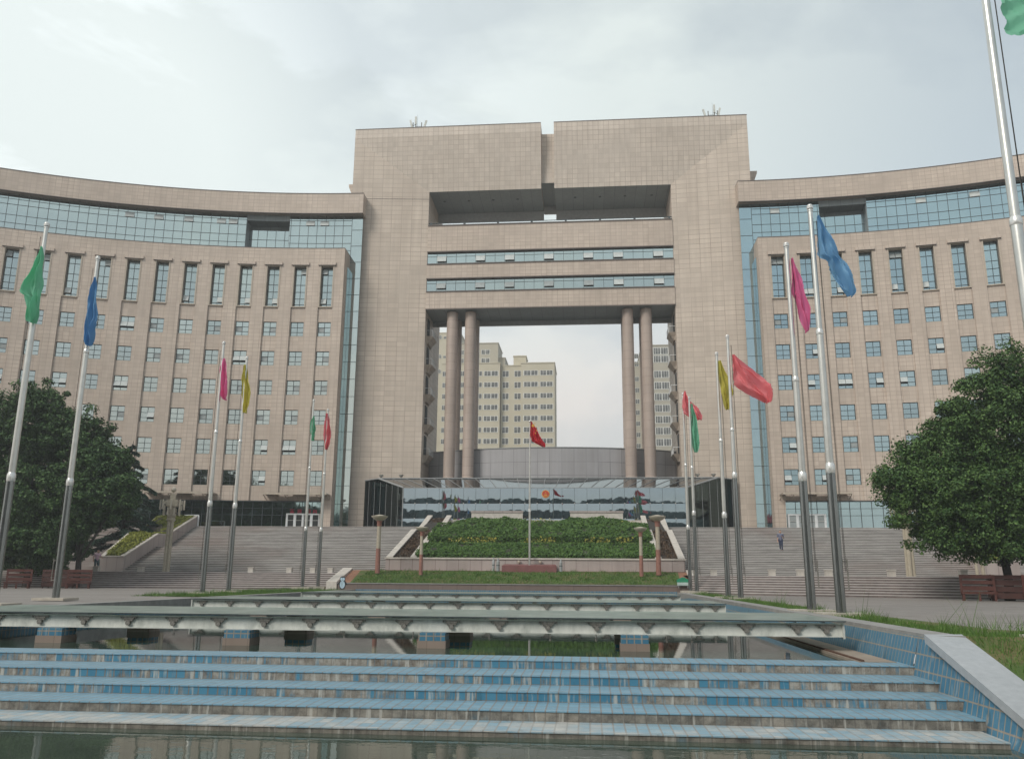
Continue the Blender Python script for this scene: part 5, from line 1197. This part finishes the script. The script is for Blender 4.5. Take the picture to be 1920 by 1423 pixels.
# ------------------------------------------------------------------ side planters of the stairs
def side_planter(pts, ks, label, hl):
    "pts: (xleft front, xright front, xleft back, xright back)"
    t = thing('stair_planter', label, 'planter'); a0, b0, a1, b1 = pts
    def xx(y, k): f = (y-70)/13; return (a0+(a1-a0)*f) if k == 0 else (b0+(b1-b0)*f)
    w_ = MB(); c_ = MB()
    for (ya, za), (yb, zb) in zip(ks[:-1], ks[1:]):
        for k, s in ((0, 1), (1, -1)):
            o0, o1 = xx(ya, k), xx(yb, k); w_.face([(o0, ya, 1.2), (o1, yb, 1.2), (o1, yb, zb), (o0, ya, za)])
            T_ = [(o0, ya, za+.1), (o0+s*.36, ya, za+.1), (o1+s*.36, yb, zb+.1), (o1, yb, zb+.1)]; c_.face(T_); c_.face([(o0, ya, za), (o1, yb, zb), (o1, yb, zb+.1), (o0, ya, za+.1)])
            c_.face([(o0+s*.36, ya, za-.3), (o1+s*.36, yb, zb-.3), (o1+s*.36, yb, zb+.1), (o0+s*.36, ya, za+.1)])
    w_.face([(xx(70, 0), 70, 1.2), (xx(70, 1), 70, 1.2), (xx(70, 1), 70, ks[0][1]), (xx(70, 0), 70, ks[0][1])])
    c_.face([(xx(70, 0)-.03, 69.95, ks[0][1]), (xx(70, 1)+.03, 69.95, ks[0][1]), (xx(70, 1)+.03, 69.95, ks[0][1]+.1), (xx(70, 0)-.03, 69.95, ks[0][1]+.1)])
    c_.face([(xx(70, 0)-.03, 69.95, ks[0][1]+.1), (xx(70, 1)+.03, 69.95, ks[0][1]+.1), (xx(70, 1)+.03, 70.35, ks[0][1]+.1), (xx(70, 0)-.03, 70.35, ks[0][1]+.1)])
    w_.obj('wall', 'planterwall', t); c_.obj('coping', 'capstone', t)
    kk = np.array(ks); zf = lambda x, y: np.interp(y, kk[:, 0], kk[:, 1])-.35
    hedge('hedge', [(a0+.4, 70.4), (b0-.4, 70.4), (b1-.4, 82.6), (a1+.4, 82.6)], zf, .75, hl, 'hedge', 'hedge_gold', 150, .10, 'golden hedges of the stair planters')
ksp = [(70, 2.42), (75.5, 4.55), (77.3, 4.55), (83, 6.65)]
side_planter((-41.1, -39.0, -43.2, -39.0), ksp, 'pale stone planter climbing the left edge of the stairs', 'golden green hedge climbing the left stair planter')
side_planter((30.4, 33.1, 30.4, 35.0), ksp, 'pale stone planter climbing the right edge of the stairs behind the tree', 'golden green hedge climbing the right stair planter')
m = MB(); m.box(-40.4, -38.9, 83.0, 83.12, 6.78, 6.86); m.box(-38.98, -38.85, 83.0, 83.12, 5.7, 6.78); tag(m.obj('handrail', 'white'), 'white post and rail at the top of the left stair planter', 'rail')

# stone stools along the top of the lower stairs
ST = MB(); ST.box(-.2, .2, -.2, .2, 0, .34); ST.box(-.23, .23, -.23, .23, .34, .40)
def footY(x):
    for (xa, ya), (xb, yb) in zip(foot[:-1], foot[1:]):
        if xa <= x <= xb: return ya+(yb-ya)*(x-xa)/(xb-xa)+3.2
STM = ST.mesh('stone_stool', 'capstone')
for i, (px, Yg, dsc) in enumerate(((181, 64.6, 'behind the left bench'), (264, 64.9, 'left of the ornate lamp'), (471, 65.4, 'behind the pole of the yellow flag'), (543, 65.8, 'left of the two slim far poles'), (587, 66, 'between the two slim far poles'), (620, 66.2, 'nearest the left end of the lawn'), (1338, 57.4, 'just right of the two far right poles'), (1447, 56.5, 'halfway between the red and pink flag poles'), (1500, 55.6, 'left of the pink flag pole'), (1553, 54.6, 'between the two near right poles'), (1671, 53.2, 'left of the twin lamp column'), (1805, 51.4, 'behind the right bench'))):
    p = at(px, 1070, Yg); yy = max(footY(p.x)+.2, Yg)
    o = link('stone_stool', STM, None, Matrix.Translation((p.x*yy/Yg, yy, 1.2))); tag(o, 'small pale stone block on the landing, '+dsc, 'stone block', 'stone blocks along the landing')
# loudspeaker posts / bins near the planter wall
for px, Yg, r, h, lab in ((925, 65, .10, 1.0, 'grey cylinder by the planter wall, left one of a touching pair'), (933.5, 65, .13, .95, 'grey cylinder by the planter wall, right one of a touching pair'), (1051.5, 65, .12, .9, 'single grey cylinder right of the flagpole plinth')):
    p = at(px, 1067, Yg); t = thing('bollard', lab, 'bollard', (p.x, Yg, 1.42)); m = MB(); m.lathe(0, 0, [(r, 0), (r, h*.75), (r*.6, h*.8), (r*.6, h*.92), (r*.3, h)], 12); m.obj('post', 'grey', t, True)
    m = MB(); m.cyl(0, 0, h*.42, h*.47, r*1.08, r*1.08, 12); m.obj('band', 'frame', t)
for px, lab in ((973, 'small spotlight on a stem left of the central flagpole'), (1013, 'small spotlight on a stem right of the central flagpole')):
    p = at(px, 1050, 65.7); t = thing('spotlight', lab, 'spotlight', (p.x, 65.8, 1.5), 0, 'spotlights at the central flagpole'); m = MB(); m.cyl(0, 0, 0, .55, .03, .03, 6); m.obj('stem', 'grey', t); m = MB(); m.lathe(0, 0, [(.06, .5), (.12, .6), (.12, .72)], 10); m.obj('head', 'lamp_bowl', t)

# ------------------------------------------------------------------ signs
def board(name, pts, y0, y1, mat, parent=None):
    m = MB(); m.face([(x, y0, z) for x, z in pts]); m.face([(x, y1, z) for x, z in pts][::-1])
    for i in range(len(pts)): (xa, za), (xb, zb) = pts[i], pts[(i+1) % len(pts)]; m.face([(xa, y1, za), (xb, y1, zb), (xb, y0, zb), (xa, y0, za)])
    return m.obj(name, mat, parent)
pb = at(641.5, 1102, 57.5)
pg = thing('penguin_sign', 'small penguin shaped board with black outline and pale blue belly on the pool verge', 'sign', (pb.x, 57.5, .06))
ring = lambda cx, cz, rx, rz, n=26, a0=0: [(cx+rx*math.cos(2*math.pi*k/n), cz+rz*math.sin(2*math.pi*k/n)) for k in range(n)]
out_ = [(-.14, .08), (.14, .08), (.20, .18), (.24, .36), (.33, .32), (.34, .40), (.22, .56), (.17, .62), (.20, .74), (.15, .86), (.05, .91), (-.05, .91), (-.15, .86), (-.20, .74), (-.17, .62), (-.22, .56), (-.34, .40), (-.33, .32), (-.24, .36), (-.20, .18)]
board('body_board', out_, 0, .03, 'penguin_black', pg)
board('belly', ring(0, .36, .17, .25), -.006, 0, 'penguin_white', pg); board('face', ring(-.065, .72, .085, .10), -.006, 0, 'penguin_white', pg); board('face', ring(.065, .72, .085, .10), -.006, 0, 'penguin_white', pg)
for s in (-1, 1): board('foot', [(s*.06-.045, 0), (s*.06+.045, 0), (s*.06+.02, .08), (s*.06-.02, .08)], 0, .03, 'penguin_black', pg)
lt = MB()
for i in range(2):
    for j in range(5):
        x, z = -.06+i*.10, .52-j*.07; lt.box(x-.025, x+.025, -.010, -.0065, z-.006, z+.006); lt.box(x-.005, x+.005, -.010, -.0065, z-.028, z-.0061); lt.box(x-.022, x+.022, -.010, -.0065, z-.034, z-.0281)
lt.obj('lettering', 'penguin_black', pg)
pb = at(1284, 1097, 58.4)
gs_ = thing('cloud_sign', 'green cloud topped board standing at the right end of the lawn', 'sign', (pb.x, 59.3, .45))
board('green_board', [(-.42, .28), (.42, .28), (.44, .42), (.34, .50), (.22, .52), (.12, .60), (-.08, .62), (-.2, .55), (-.34, .5), (-.44, .4)], 0, .03, 'greenboard', gs_); board('lower_board', [(-.40, .08), (.40, .08), (.40, .275), (-.40, .275)], 0, .03, 'whiteboard', gs_)
for s in (-1, 1): m = MB(); m.box(s*.3-.02, s*.3+.02, .031, .06, -.1, .3); m.obj('leg', 'grey', gs_)

# ------------------------------------------------------------------ benches round the trees
def bench(x, y, rz, label, L_=1.55):
    t = thing('park_bench', label, 'bench', (x, y, 0), rz, 'red brown benches under the trees')
    h = L_/2
    for k in range(4): m = MB(); m.box(-h, h, -.62+k*.155, -.62+k*.155+.13, .42, .46); m.obj('seat_slat', 'wood', t)
    m = MB(); m.box(-h, h, -.60, -.55, .34, .419); m.box(-h, h, -.06, -.02, .34, .419); m.obj('seat_frame', 'wood', t)
    bk_ = MB(); bk_.box(-h, -h+.12, 0, .07, .30, 1.28); bk_.box(h-.12, h, 0, .07, .30, 1.28)
    for z0, z1 in ((.50, .72), (.82, 1.0), (1.10, 1.28)): bk_.box(-h+.12, h-.12, .01, .06, z0, z1)
    bk_.obj('backrest', 'wood', t)
    for xx in (-h+.1, 0, h-.1):
        m = MB(); m.box(xx-.05, xx+.05, -.56, -.47, 0, .34); m.obj('leg', 'wood', t)
        if xx: m = MB(); m.box(xx-.05, xx+.05, .0, .07, 0, .30); m.obj('leg', 'wood', t)
    return t
bench(19.6, 46.0, R_(-18), 'red brown wooden bench at the left side of the right tree, nearest the stairs', 1.6)
bench(21.75, 44.2, R_(-5), 'red brown wooden bench cut by the right edge of the photo', 1.6)
bench(-38.9, 56.6, R_(22), 'red brown wooden bench cut by the left edge of the photo', 1.6)
bench(-35.6, 58.3, R_(22), 'red brown wooden bench just right of the blue flag pole', 1.6)
def treebox(x, y, rz, w_, d_, label):
    t = thing('tree_box', label, 'planter', (x, y, 0), rz)
    for z0, z1 in ((.12, .40), (.44, .72), (.76, 1.04), (1.08, 1.27)):
        m = MB(); m.box(-w_, w_, -d_, -d_+.05, z0, z1); m.box(-w_, w_, d_-.05, d_, z0, z1); m.box(-w_, -w_+.05, -d_+.05, d_-.05, z0, z1); m.box(w_-.05, w_, -d_+.05, d_-.05, z0, z1); m.obj('plank_course', 'wood_dark', t)
    for a in (-1, 1):
        for c in (-1, 1): m = MB(); m.box(*sorted((a*(w_-.13), a*(w_-.052))), *sorted((c*(d_-.13), c*(d_-.052))), 0, 1.3); m.obj('corner_post', 'wood_dark', t)
treebox(21.4, 46.6, R_(-20), .95, .95, 'dark wooden box around the trunk of the right tree'); treebox(-37.3, 58.9, R_(20), 1.05, .9, 'dark wooden box around the trunk of the left tree')

# ------------------------------------------------------------------ trees
def tree(name, x, y, z, blobs, trunk, label, n=42000, mat='leaf', size=.17, cr_=.6, grp=None, per=70):
    t = thing(name, label, 'tree', (x, y, z), 0, grp)
    m = MB(); hs = trunk
    m.tube([(0, 0, 0), (.05, 0, hs*.5), (-.05, .05, hs), (0, 0, hs*1.5), (.1, 0, hs*2.2)], [.26, .21, .18, .13, .05], 10)
    rr = random.Random(int(abs(x*10)))
    for b_ in blobs:
        e_ = Vector(b_[:3]); st_ = Vector((0, 0, hs*rr.uniform(.8, 1.5))); md = st_.lerp(e_, .5)+Vector((rr.uniform(-.3, .3), rr.uniform(-.3, .3), -.3)); m.tube([st_, md, e_, e_+Vector((b_[3]*.4*rr.uniform(-1, 1), b_[4]*.4*rr.uniform(-1, 1), b_[5]*.5))], [.11, .07, .045, .015], 6)
    m.obj('trunk', 'bark', t, True)
    me = leafcloud(blobs, n, cr_, per, size, mat, shell=.35); o = link('crown', me, t)
    return t
# right tree: crown reaches from the stairs to beyond the frame
tree('broadleaf_tree', 21.45, 46.8, 0, [(0, 0, 5.2, 3.6, 3.6, 3.3), (-3.2, -.6, 4.9, 2.6, 2.4, 2.1), (-5.0, -.4, 5.9, 1.3, 1.5, 1.2), (-2.2, .4, 7.3, 2.5, 2.4, 1.9), (-3.6, 0, 6.6, 1.6, 1.6, 1.2), (.2, 0, 9.1, 2.9, 2.8, 2.4), (1.6, .2, 11.6, 2.0, 1.9, 1.7), (3.2, 0, 6.6, 3.2, 3, 3.4), (-3.0, -.8, 3.4, 1.8, 1.8, 1.0), (-.3, -1.2, 3.2, 2.7, 2, 1.2), (-1.2, .2, 8.9, 1.6, 1.5, 1.2)], 2.4,
     'large dense green broadleaf tree rising from the wooden box at right', 230000, 'leaf', .088, .50, per=130)
# left trees
tree('broadleaf_tree', -41.0, 60.5, 0, [(0, 0, 6.0, 4.0, 3.8, 4.0), (-.8, 0, 11.9, 3.2, 3.2, 3.4), (-3.5, 0, 9, 3.2, 3, 4.6), (1.6, 0, 11.0, 2.2, 2.2, 2.0), (3.3, .2, 10.6, 1.7, 1.7, 1.9), (3.0, 0, 7.2, 2.2, 2.2, 2.4), (1.2, -1, 3.4, 3.2, 2.4, 1.6), (-3, -1, 3.5, 2.6, 2, 2)], 2.6,
     'tall dark broadleaf tree at the left edge behind the benches', 150000, 'leaf2', .13, .55, per=110)
tree('broadleaf_tree', -36.6, 59.6, 0, [(-.1, 0, 6.2, 2.5, 2.6, 2.6), (.9, .3, 8.7, 2.1, 2.0, 1.8), (1.9, .2, 6.6, 1.7, 1.9, 1.8), (.1, -.2, 4.9, 1.5, 1.7, 1.2), (-1.6, -.4, 3.9, 1.8, 1.7, 1.4), (2.6, .1, 7.0, 1.0, 1.2, 1.1)], 2.2,
     'rounder green broadleaf tree between the two left flagpoles and the left stairs', 120000, 'leaf2', .12, .48, per=110)
# cedar with drooping layered boughs
def cedar(x, y, z, H, rb, label, n=26000):
    t = thing('cedar_tree', label, 'tree', (x, y, z)); m = MB(); m.tube([(0, 0, 0), (0, 0, H*.5), (.1, 0, H)], [.25, .14, .02], 8)
    cs, ns = [], []; r_ = np.random.default_rng(5)
    for k in range(46):
        f = (k+.5)/46; zz = H*(.12+.86*f); L_ = rb*(1-f)**.8*r_.uniform(.75, 1.15)+.3; a = k*2.4+r_.uniform(-.3, .3); dr = np.array([math.cos(a), math.sin(a)])
        e_ = (dr[0]*L_, dr[1]*L_, zz-.28*L_); m.tube([(0, 0, zz), (dr[0]*L_*.5, dr[1]*L_*.5, zz+.02*L_), e_], [.05, .03, .008], 5)
        q = int(n*(L_**1.3)/ (46*rb**1.3)*2.0)+60; u = r_.random(q)**.7; wdt = (.10+.30*L_*.5*(u*(1.15-u))*2)
        s_ = r_.normal(0, .5, q)*wdt; px_ = dr[0]*L_*u-dr[1]*s_; py_ = dr[1]*L_*u+dr[0]*s_; pz = zz+.04*L_*u-.34*L_*u**2-np.abs(s_)*.3-r_.random(q)*.22
        cs.append(np.c_[px_, py_, pz])
    m.obj('trunk', 'bark', t); cs = np.concatenate(cs); ns = rng.normal(size=cs.shape)*.6+[0, 0, 1]; ns /= np.linalg.norm(ns, axis=1)[:, None]
    link('crown', quads_mesh('crown', cs, ns, .13, 'needle', 2.4), t)
cedar(-43.6, 77.5, 1.2, 12.3, 4.6, 'dark cedar with drooping boughs behind the left stair planter', 42000)
# low shrubs under the left trees and beyond the right one
def shrub(x, y, z, r, h, label, mat='leaf', n=5000, grp='shrubs under the left trees'):
    me = leafcloud([(0, 0, h*.5, r, r*.9, h*.55)], n, .35, 50, .12, mat, shell=.3); o = bpy.data.objects.new('shrub', me); sc.collection.objects.link(o); o.location = (x, y, z); tag(o, label, 'shrub', grp)
    link('stems', MB().tube([(0, 0, 0), (0, 0, h*.5)], [.08, .03], 6).mesh('stems', 'bark'), o)
shrub(-42.5, 64.5, .3, 1.8, 2.6, 'rounded green shrub behind the leftmost bench', 'leaf', 7000)
shrub(-43.2, 66.5, .9, 1.5, 2.2, 'pale green shrub under the left trees near the blue flag pole', 'hedge', 6000)
shrub(-47.5, 66, .5, 2.2, 3.4, 'large dark shrub at the far left under the trees', 'leaf2', 9000)
shrub(36.5, 66, .3, 2.6, 5.0, 'leafy green shrub at the right edge behind the planter', 'leaf', 12000, 'greenery at the right edge')
shrub(-50, 76, 1.2, 4.0, 7.5, 'dark green shrub mass left of the cedar', 'leaf2', 20000)
# the belt of tall trees behind the viewer, mirrored in the entrance glass
def belt():
    bl = []; r_ = np.random.default_rng(3)
    for x in np.arange(-110, 27, 4.2):
        h = r_.uniform(18, 20.5)*(1.0 if x < 12 else .95); bl.append((x+r_.uniform(-1, 1), -52+r_.uniform(-4, 4), h*.5, 3.4, 3.6, h*.5))
    return bl
me = leafcloud(belt(), 52000, 1.5, 60, .75, 'wood_far', shell=.2); o = bpy.data.objects.new('tree_belt', me); sc.collection.objects.link(o); stuff(o, 'dense belt of tall dark trees mirrored in the entrance glass', 'trees')
m = MB()
for b_ in belt(): m.lathe(b_[0], b_[1], [(2.2, 0), (3.2, b_[2]*.6), (3.1, b_[2]*1.45), (1.2, b_[2]*1.9)], 8)
link('core', m.mesh('core', 'wood_far'), o)

# ------------------------------------------------------------------ people
def person(loc, rz, pose, label, top, legs, short=False, scale=1.):
    """capsules fused by a voxel remesh into one continuous body; clothes are closed sleeves over it"""
    P = pose
    import bmesh
    def capsule(bm, a, b, ra, rb, n=10):
        a, b = Vector(a), Vector(b); d = (b-a); L_ = d.length; q = d.to_track_quat('Z', 'Y').to_matrix().to_4x4()
        prof = [(ra*math.sin(t), -ra*math.cos(t)) for t in np.linspace(.02, math.pi/2, 5)]+[(rb*math.cos(t), L_+rb*math.sin(t)) for t in np.linspace(0, math.pi/2-.02, 5)]
        M_ = Matrix.Translation(a) @ q; R0 = []
        for r, z in prof: R0.append([bm.verts.new(M_ @ Vector((r*math.cos(2*math.pi*k/n), r*math.sin(2*math.pi*k/n), z))) for k in range(n)])
        for i in range(len(R0)-1):
            for k in range(n): bm.faces.new([R0[i][k], R0[i][(k+1) % n], R0[i+1][(k+1) % n], R0[i+1][k]])
        bm.faces.new(R0[0][::-1]); bm.faces.new(R0[-1])
    def fused(name, caps, mat, vox, parent):
        bm = bmesh.new()
        for c in caps: capsule(bm, *c)
        me = bpy.data.meshes.new(name); bm.to_mesh(me); bm.free(); me.materials.append(MT[mat])
        o = bpy.data.objects.new(name, me); sc.collection.objects.link(o)
        if parent: o.parent = parent
        md = o.modifiers.new('fuse', 'REMESH'); md.mode = 'VOXEL'; md.voxel_size = vox; md.use_smooth_shade = True
        ms = o.modifiers.new('soft', 'SMOOTH'); ms.iterations = 2
        return o
    hd = Vector(P['head'])
    caps = [(P['pelvis_l'], P['pelvis_r'], .105, .105), (P['pelvis'], P['chest'], .12, .135), (P['chest'], P['neck'], .13, .055), (P['neck'], hd-Vector((0, 0, .05)), .052, .05),
            (hd-Vector((0, 0, .03)), hd+Vector((0, .012, .05)), .072, .088), (hd+Vector((0, -.08, -.01)), hd+Vector((0, -.098, -.022)), .013, .016), (hd+Vector((0, -.06, -.075)), hd+Vector((0, -.07, -.075)), .028, .026)]
    for s in ('l', 'r'):
        sg = 1 if s == 'l' else -1
        caps += [(P['chest'], P['sh_'+s], .11, .062), (P['sh_'+s], P['el_'+s], .05, .038), (P['el_'+s], P['wr_'+s], .038, .026), (P['pelvis_'+s], P['kn_'+s], .088, .058), (P['kn_'+s], P['an_'+s], .055, .036), (P['an_'+s], Vector(P['an_'+s])+Vector((0, -.14, -.05)), .036, .03),
                 (hd+Vector((sg*.078, .01, -.02)), hd+Vector((sg*.082, .015, .015)), .016, .018)]
        w_ = Vector(P['wr_'+s]); e_ = Vector(P['el_'+s]); d = (w_-e_).normalized(); sd_ = d.cross(Vector((0, 1, 0))); sd_ = sd_.normalized() if sd_.length > .1 else Vector((1, 0, 0)); cu = d.cross(sd_)
        caps.append((w_, w_+d*.07, .028, .034))
        for k, ln in enumerate((.065, .078, .074, .055)):
            b0 = w_+d*.09+sd_*(k-1.5)*.019; m0 = b0+d*ln*.5+cu*.008; caps += [(b0-d*.02, m0, .0105, .0095), (m0, m0+d*ln*.42+cu*.02, .0095, .008)]
        tb_ = w_+d*.03-sd_*.03; caps += [(tb_, tb_-sd_*.03+d*.03, .012, .011), (tb_-sd_*.03+d*.03, tb_-sd_*.035+d*.06, .011, .009)]
    o = fused('person', caps, 'skin', .011, None); tag(o, label, 'person')
    sc_ = [(P['pelvis_l'], P['pelvis_r'], .12, .12), (P['pelvis'], P['chest'], .14, .155), (P['chest'], Vector(P['neck'])-Vector((0, 0, .05)), .15, .09)]
    for s in ('l', 'r'):
        sh, el = Vector(P['sh_'+s]), Vector(P['el_'+s]); sc_ += [(P['chest'], sh, .13, .078), (sh, sh.lerp(el, .75), .07, .064)]
    fused('shirt', sc_, top, .016, o)
    tc_ = [(P['pelvis_l'], P['pelvis_r'], .126, .126)]
    for s in ('l', 'r'):
        kn, an, hp = Vector(P['kn_'+s]), Vector(P['an_'+s]), Vector(P['pelvis_'+s])
        tc_ += [(hp, kn, .104, .075)]+([] if short else [(kn, kn.lerp(an, .9), .072, .055)])
    fused('shorts' if short else 'trousers', tc_, legs, .016, o)
    fused('hair', [(hd+Vector((0, .028, .045)), hd+Vector((0, .02, .075)), .088, .078), (hd+Vector((0, .05, -.02)), hd+Vector((0, .04, .05)), .06, .085)], 'hair', .014, o)
    for s in ('l', 'r'):
        an = Vector(P['an_'+s]); fused('shoe', [(an+Vector((0, .03, -.045)), an+Vector((0, -.15, -.055)), .045, .038)], 'shoe', .012, o)
        ey = MB(); ey.ball(tuple(hd+Vector((.032*(1 if s == 'l' else -1), -.077, .012))), .011, 8, 5); ey.obj('eye', 'hair', o)
    o.location = loc; o.rotation_euler = (0, 0, rz); o.scale = (scale,)*3
    return o
stand = dict(pelvis=(0, 0, .95), pelvis_l=(.09, 0, .93), pelvis_r=(-.09, 0, .93), chest=(0, .01, 1.30), neck=(0, .01, 1.47), head=(0, -.02, 1.60), sh_l=(.20, .01, 1.40), sh_r=(-.20, .01, 1.40),
             el_l=(.25, .03, 1.13), wr_l=(.12, -.20, 1.22), el_r=(-.25, .02, 1.12), wr_r=(-.24, -.06, .88), kn_l=(.09, -.06, .50), kn_r=(-.07, .0, .50), an_l=(.08, -.05, .09), an_r=(-.05, .12, .09))
ps = at(1465, 1034, 76.7)
def stairz(Y):
    y, z = 70., 1.2
    for s in range(30):
        if Y < y: break
        z += .15; y += 2.2 if s == 14 else .37
    return z
zz = None
for Yt in np.arange(70.5, 83, .05):     # the tread this person stands on
    if abs(at(1465, 1034, Yt).z-stairz(Yt)) < .06: zz = Yt
Yp = zz or 76.7
person((at(1465, 1034, Yp).x, Yp, stairz(Yp)+.0), R_(-8), stand, 'person in blue grey T-shirt and dark trousers walking down the right stairs, one hand raised', 'shirt_grey', 'navy')
walk = dict(pelvis=(0, 0, .93), pelvis_l=(.09, 0, .91), pelvis_r=(-.09, 0, .91), chest=(0, -.05, 1.28), neck=(0, -.08, 1.45), head=(0, -.12, 1.57), sh_l=(.19, -.05, 1.38), sh_r=(-.19, -.05, 1.38),
            el_l=(.23, -.22, 1.18), wr_l=(.20, -.46, 1.05), el_r=(-.25, .10, 1.14), wr_r=(-.25, .05, .90), kn_l=(.09, -.14, .49), kn_r=(-.09, -.02, .49), an_l=(.09, -.10, .09), an_r=(-.09, .24, .14))
person((at(179, 1068, 67.5).x, 67.5, 1.2), R_(62), walk, 'person in pale pink shirt and dark shorts walking beside the left stair planter', 'shirt_pink', 'teal', True)

# ------------------------------------------------------------------ thin summer haze
hb = MB(); hb.box(-720, 720, -320, 920, -2.8, 75); hz_ = hb.obj('haze', 'grey'); hz_.data.materials.clear()
hm = bpy.data.materials.new('pale_haze'); hm.use_nodes = True; hn = hm.node_tree; hn.nodes.clear()
pv = hn.nodes.new('ShaderNodeVolumePrincipled'); pv.inputs['Color'].default_value = (.92, .95, .97, 1); pv.inputs['Density'].default_value = .0009; pv.inputs['Anisotropy'].default_value = .2
ho = hn.nodes.new('ShaderNodeOutputMaterial'); hn.links.new(pv.outputs[0], ho.inputs['Volume']); hz_.data.materials.append(hm); hz_['kind'] = 'stuff'; hz_['label'] = 'thin pale haze in the air'; hz_['category'] = 'haze'
sc.cycles.volume_bounces = 0; sc.cycles.volume_step_rate = 5
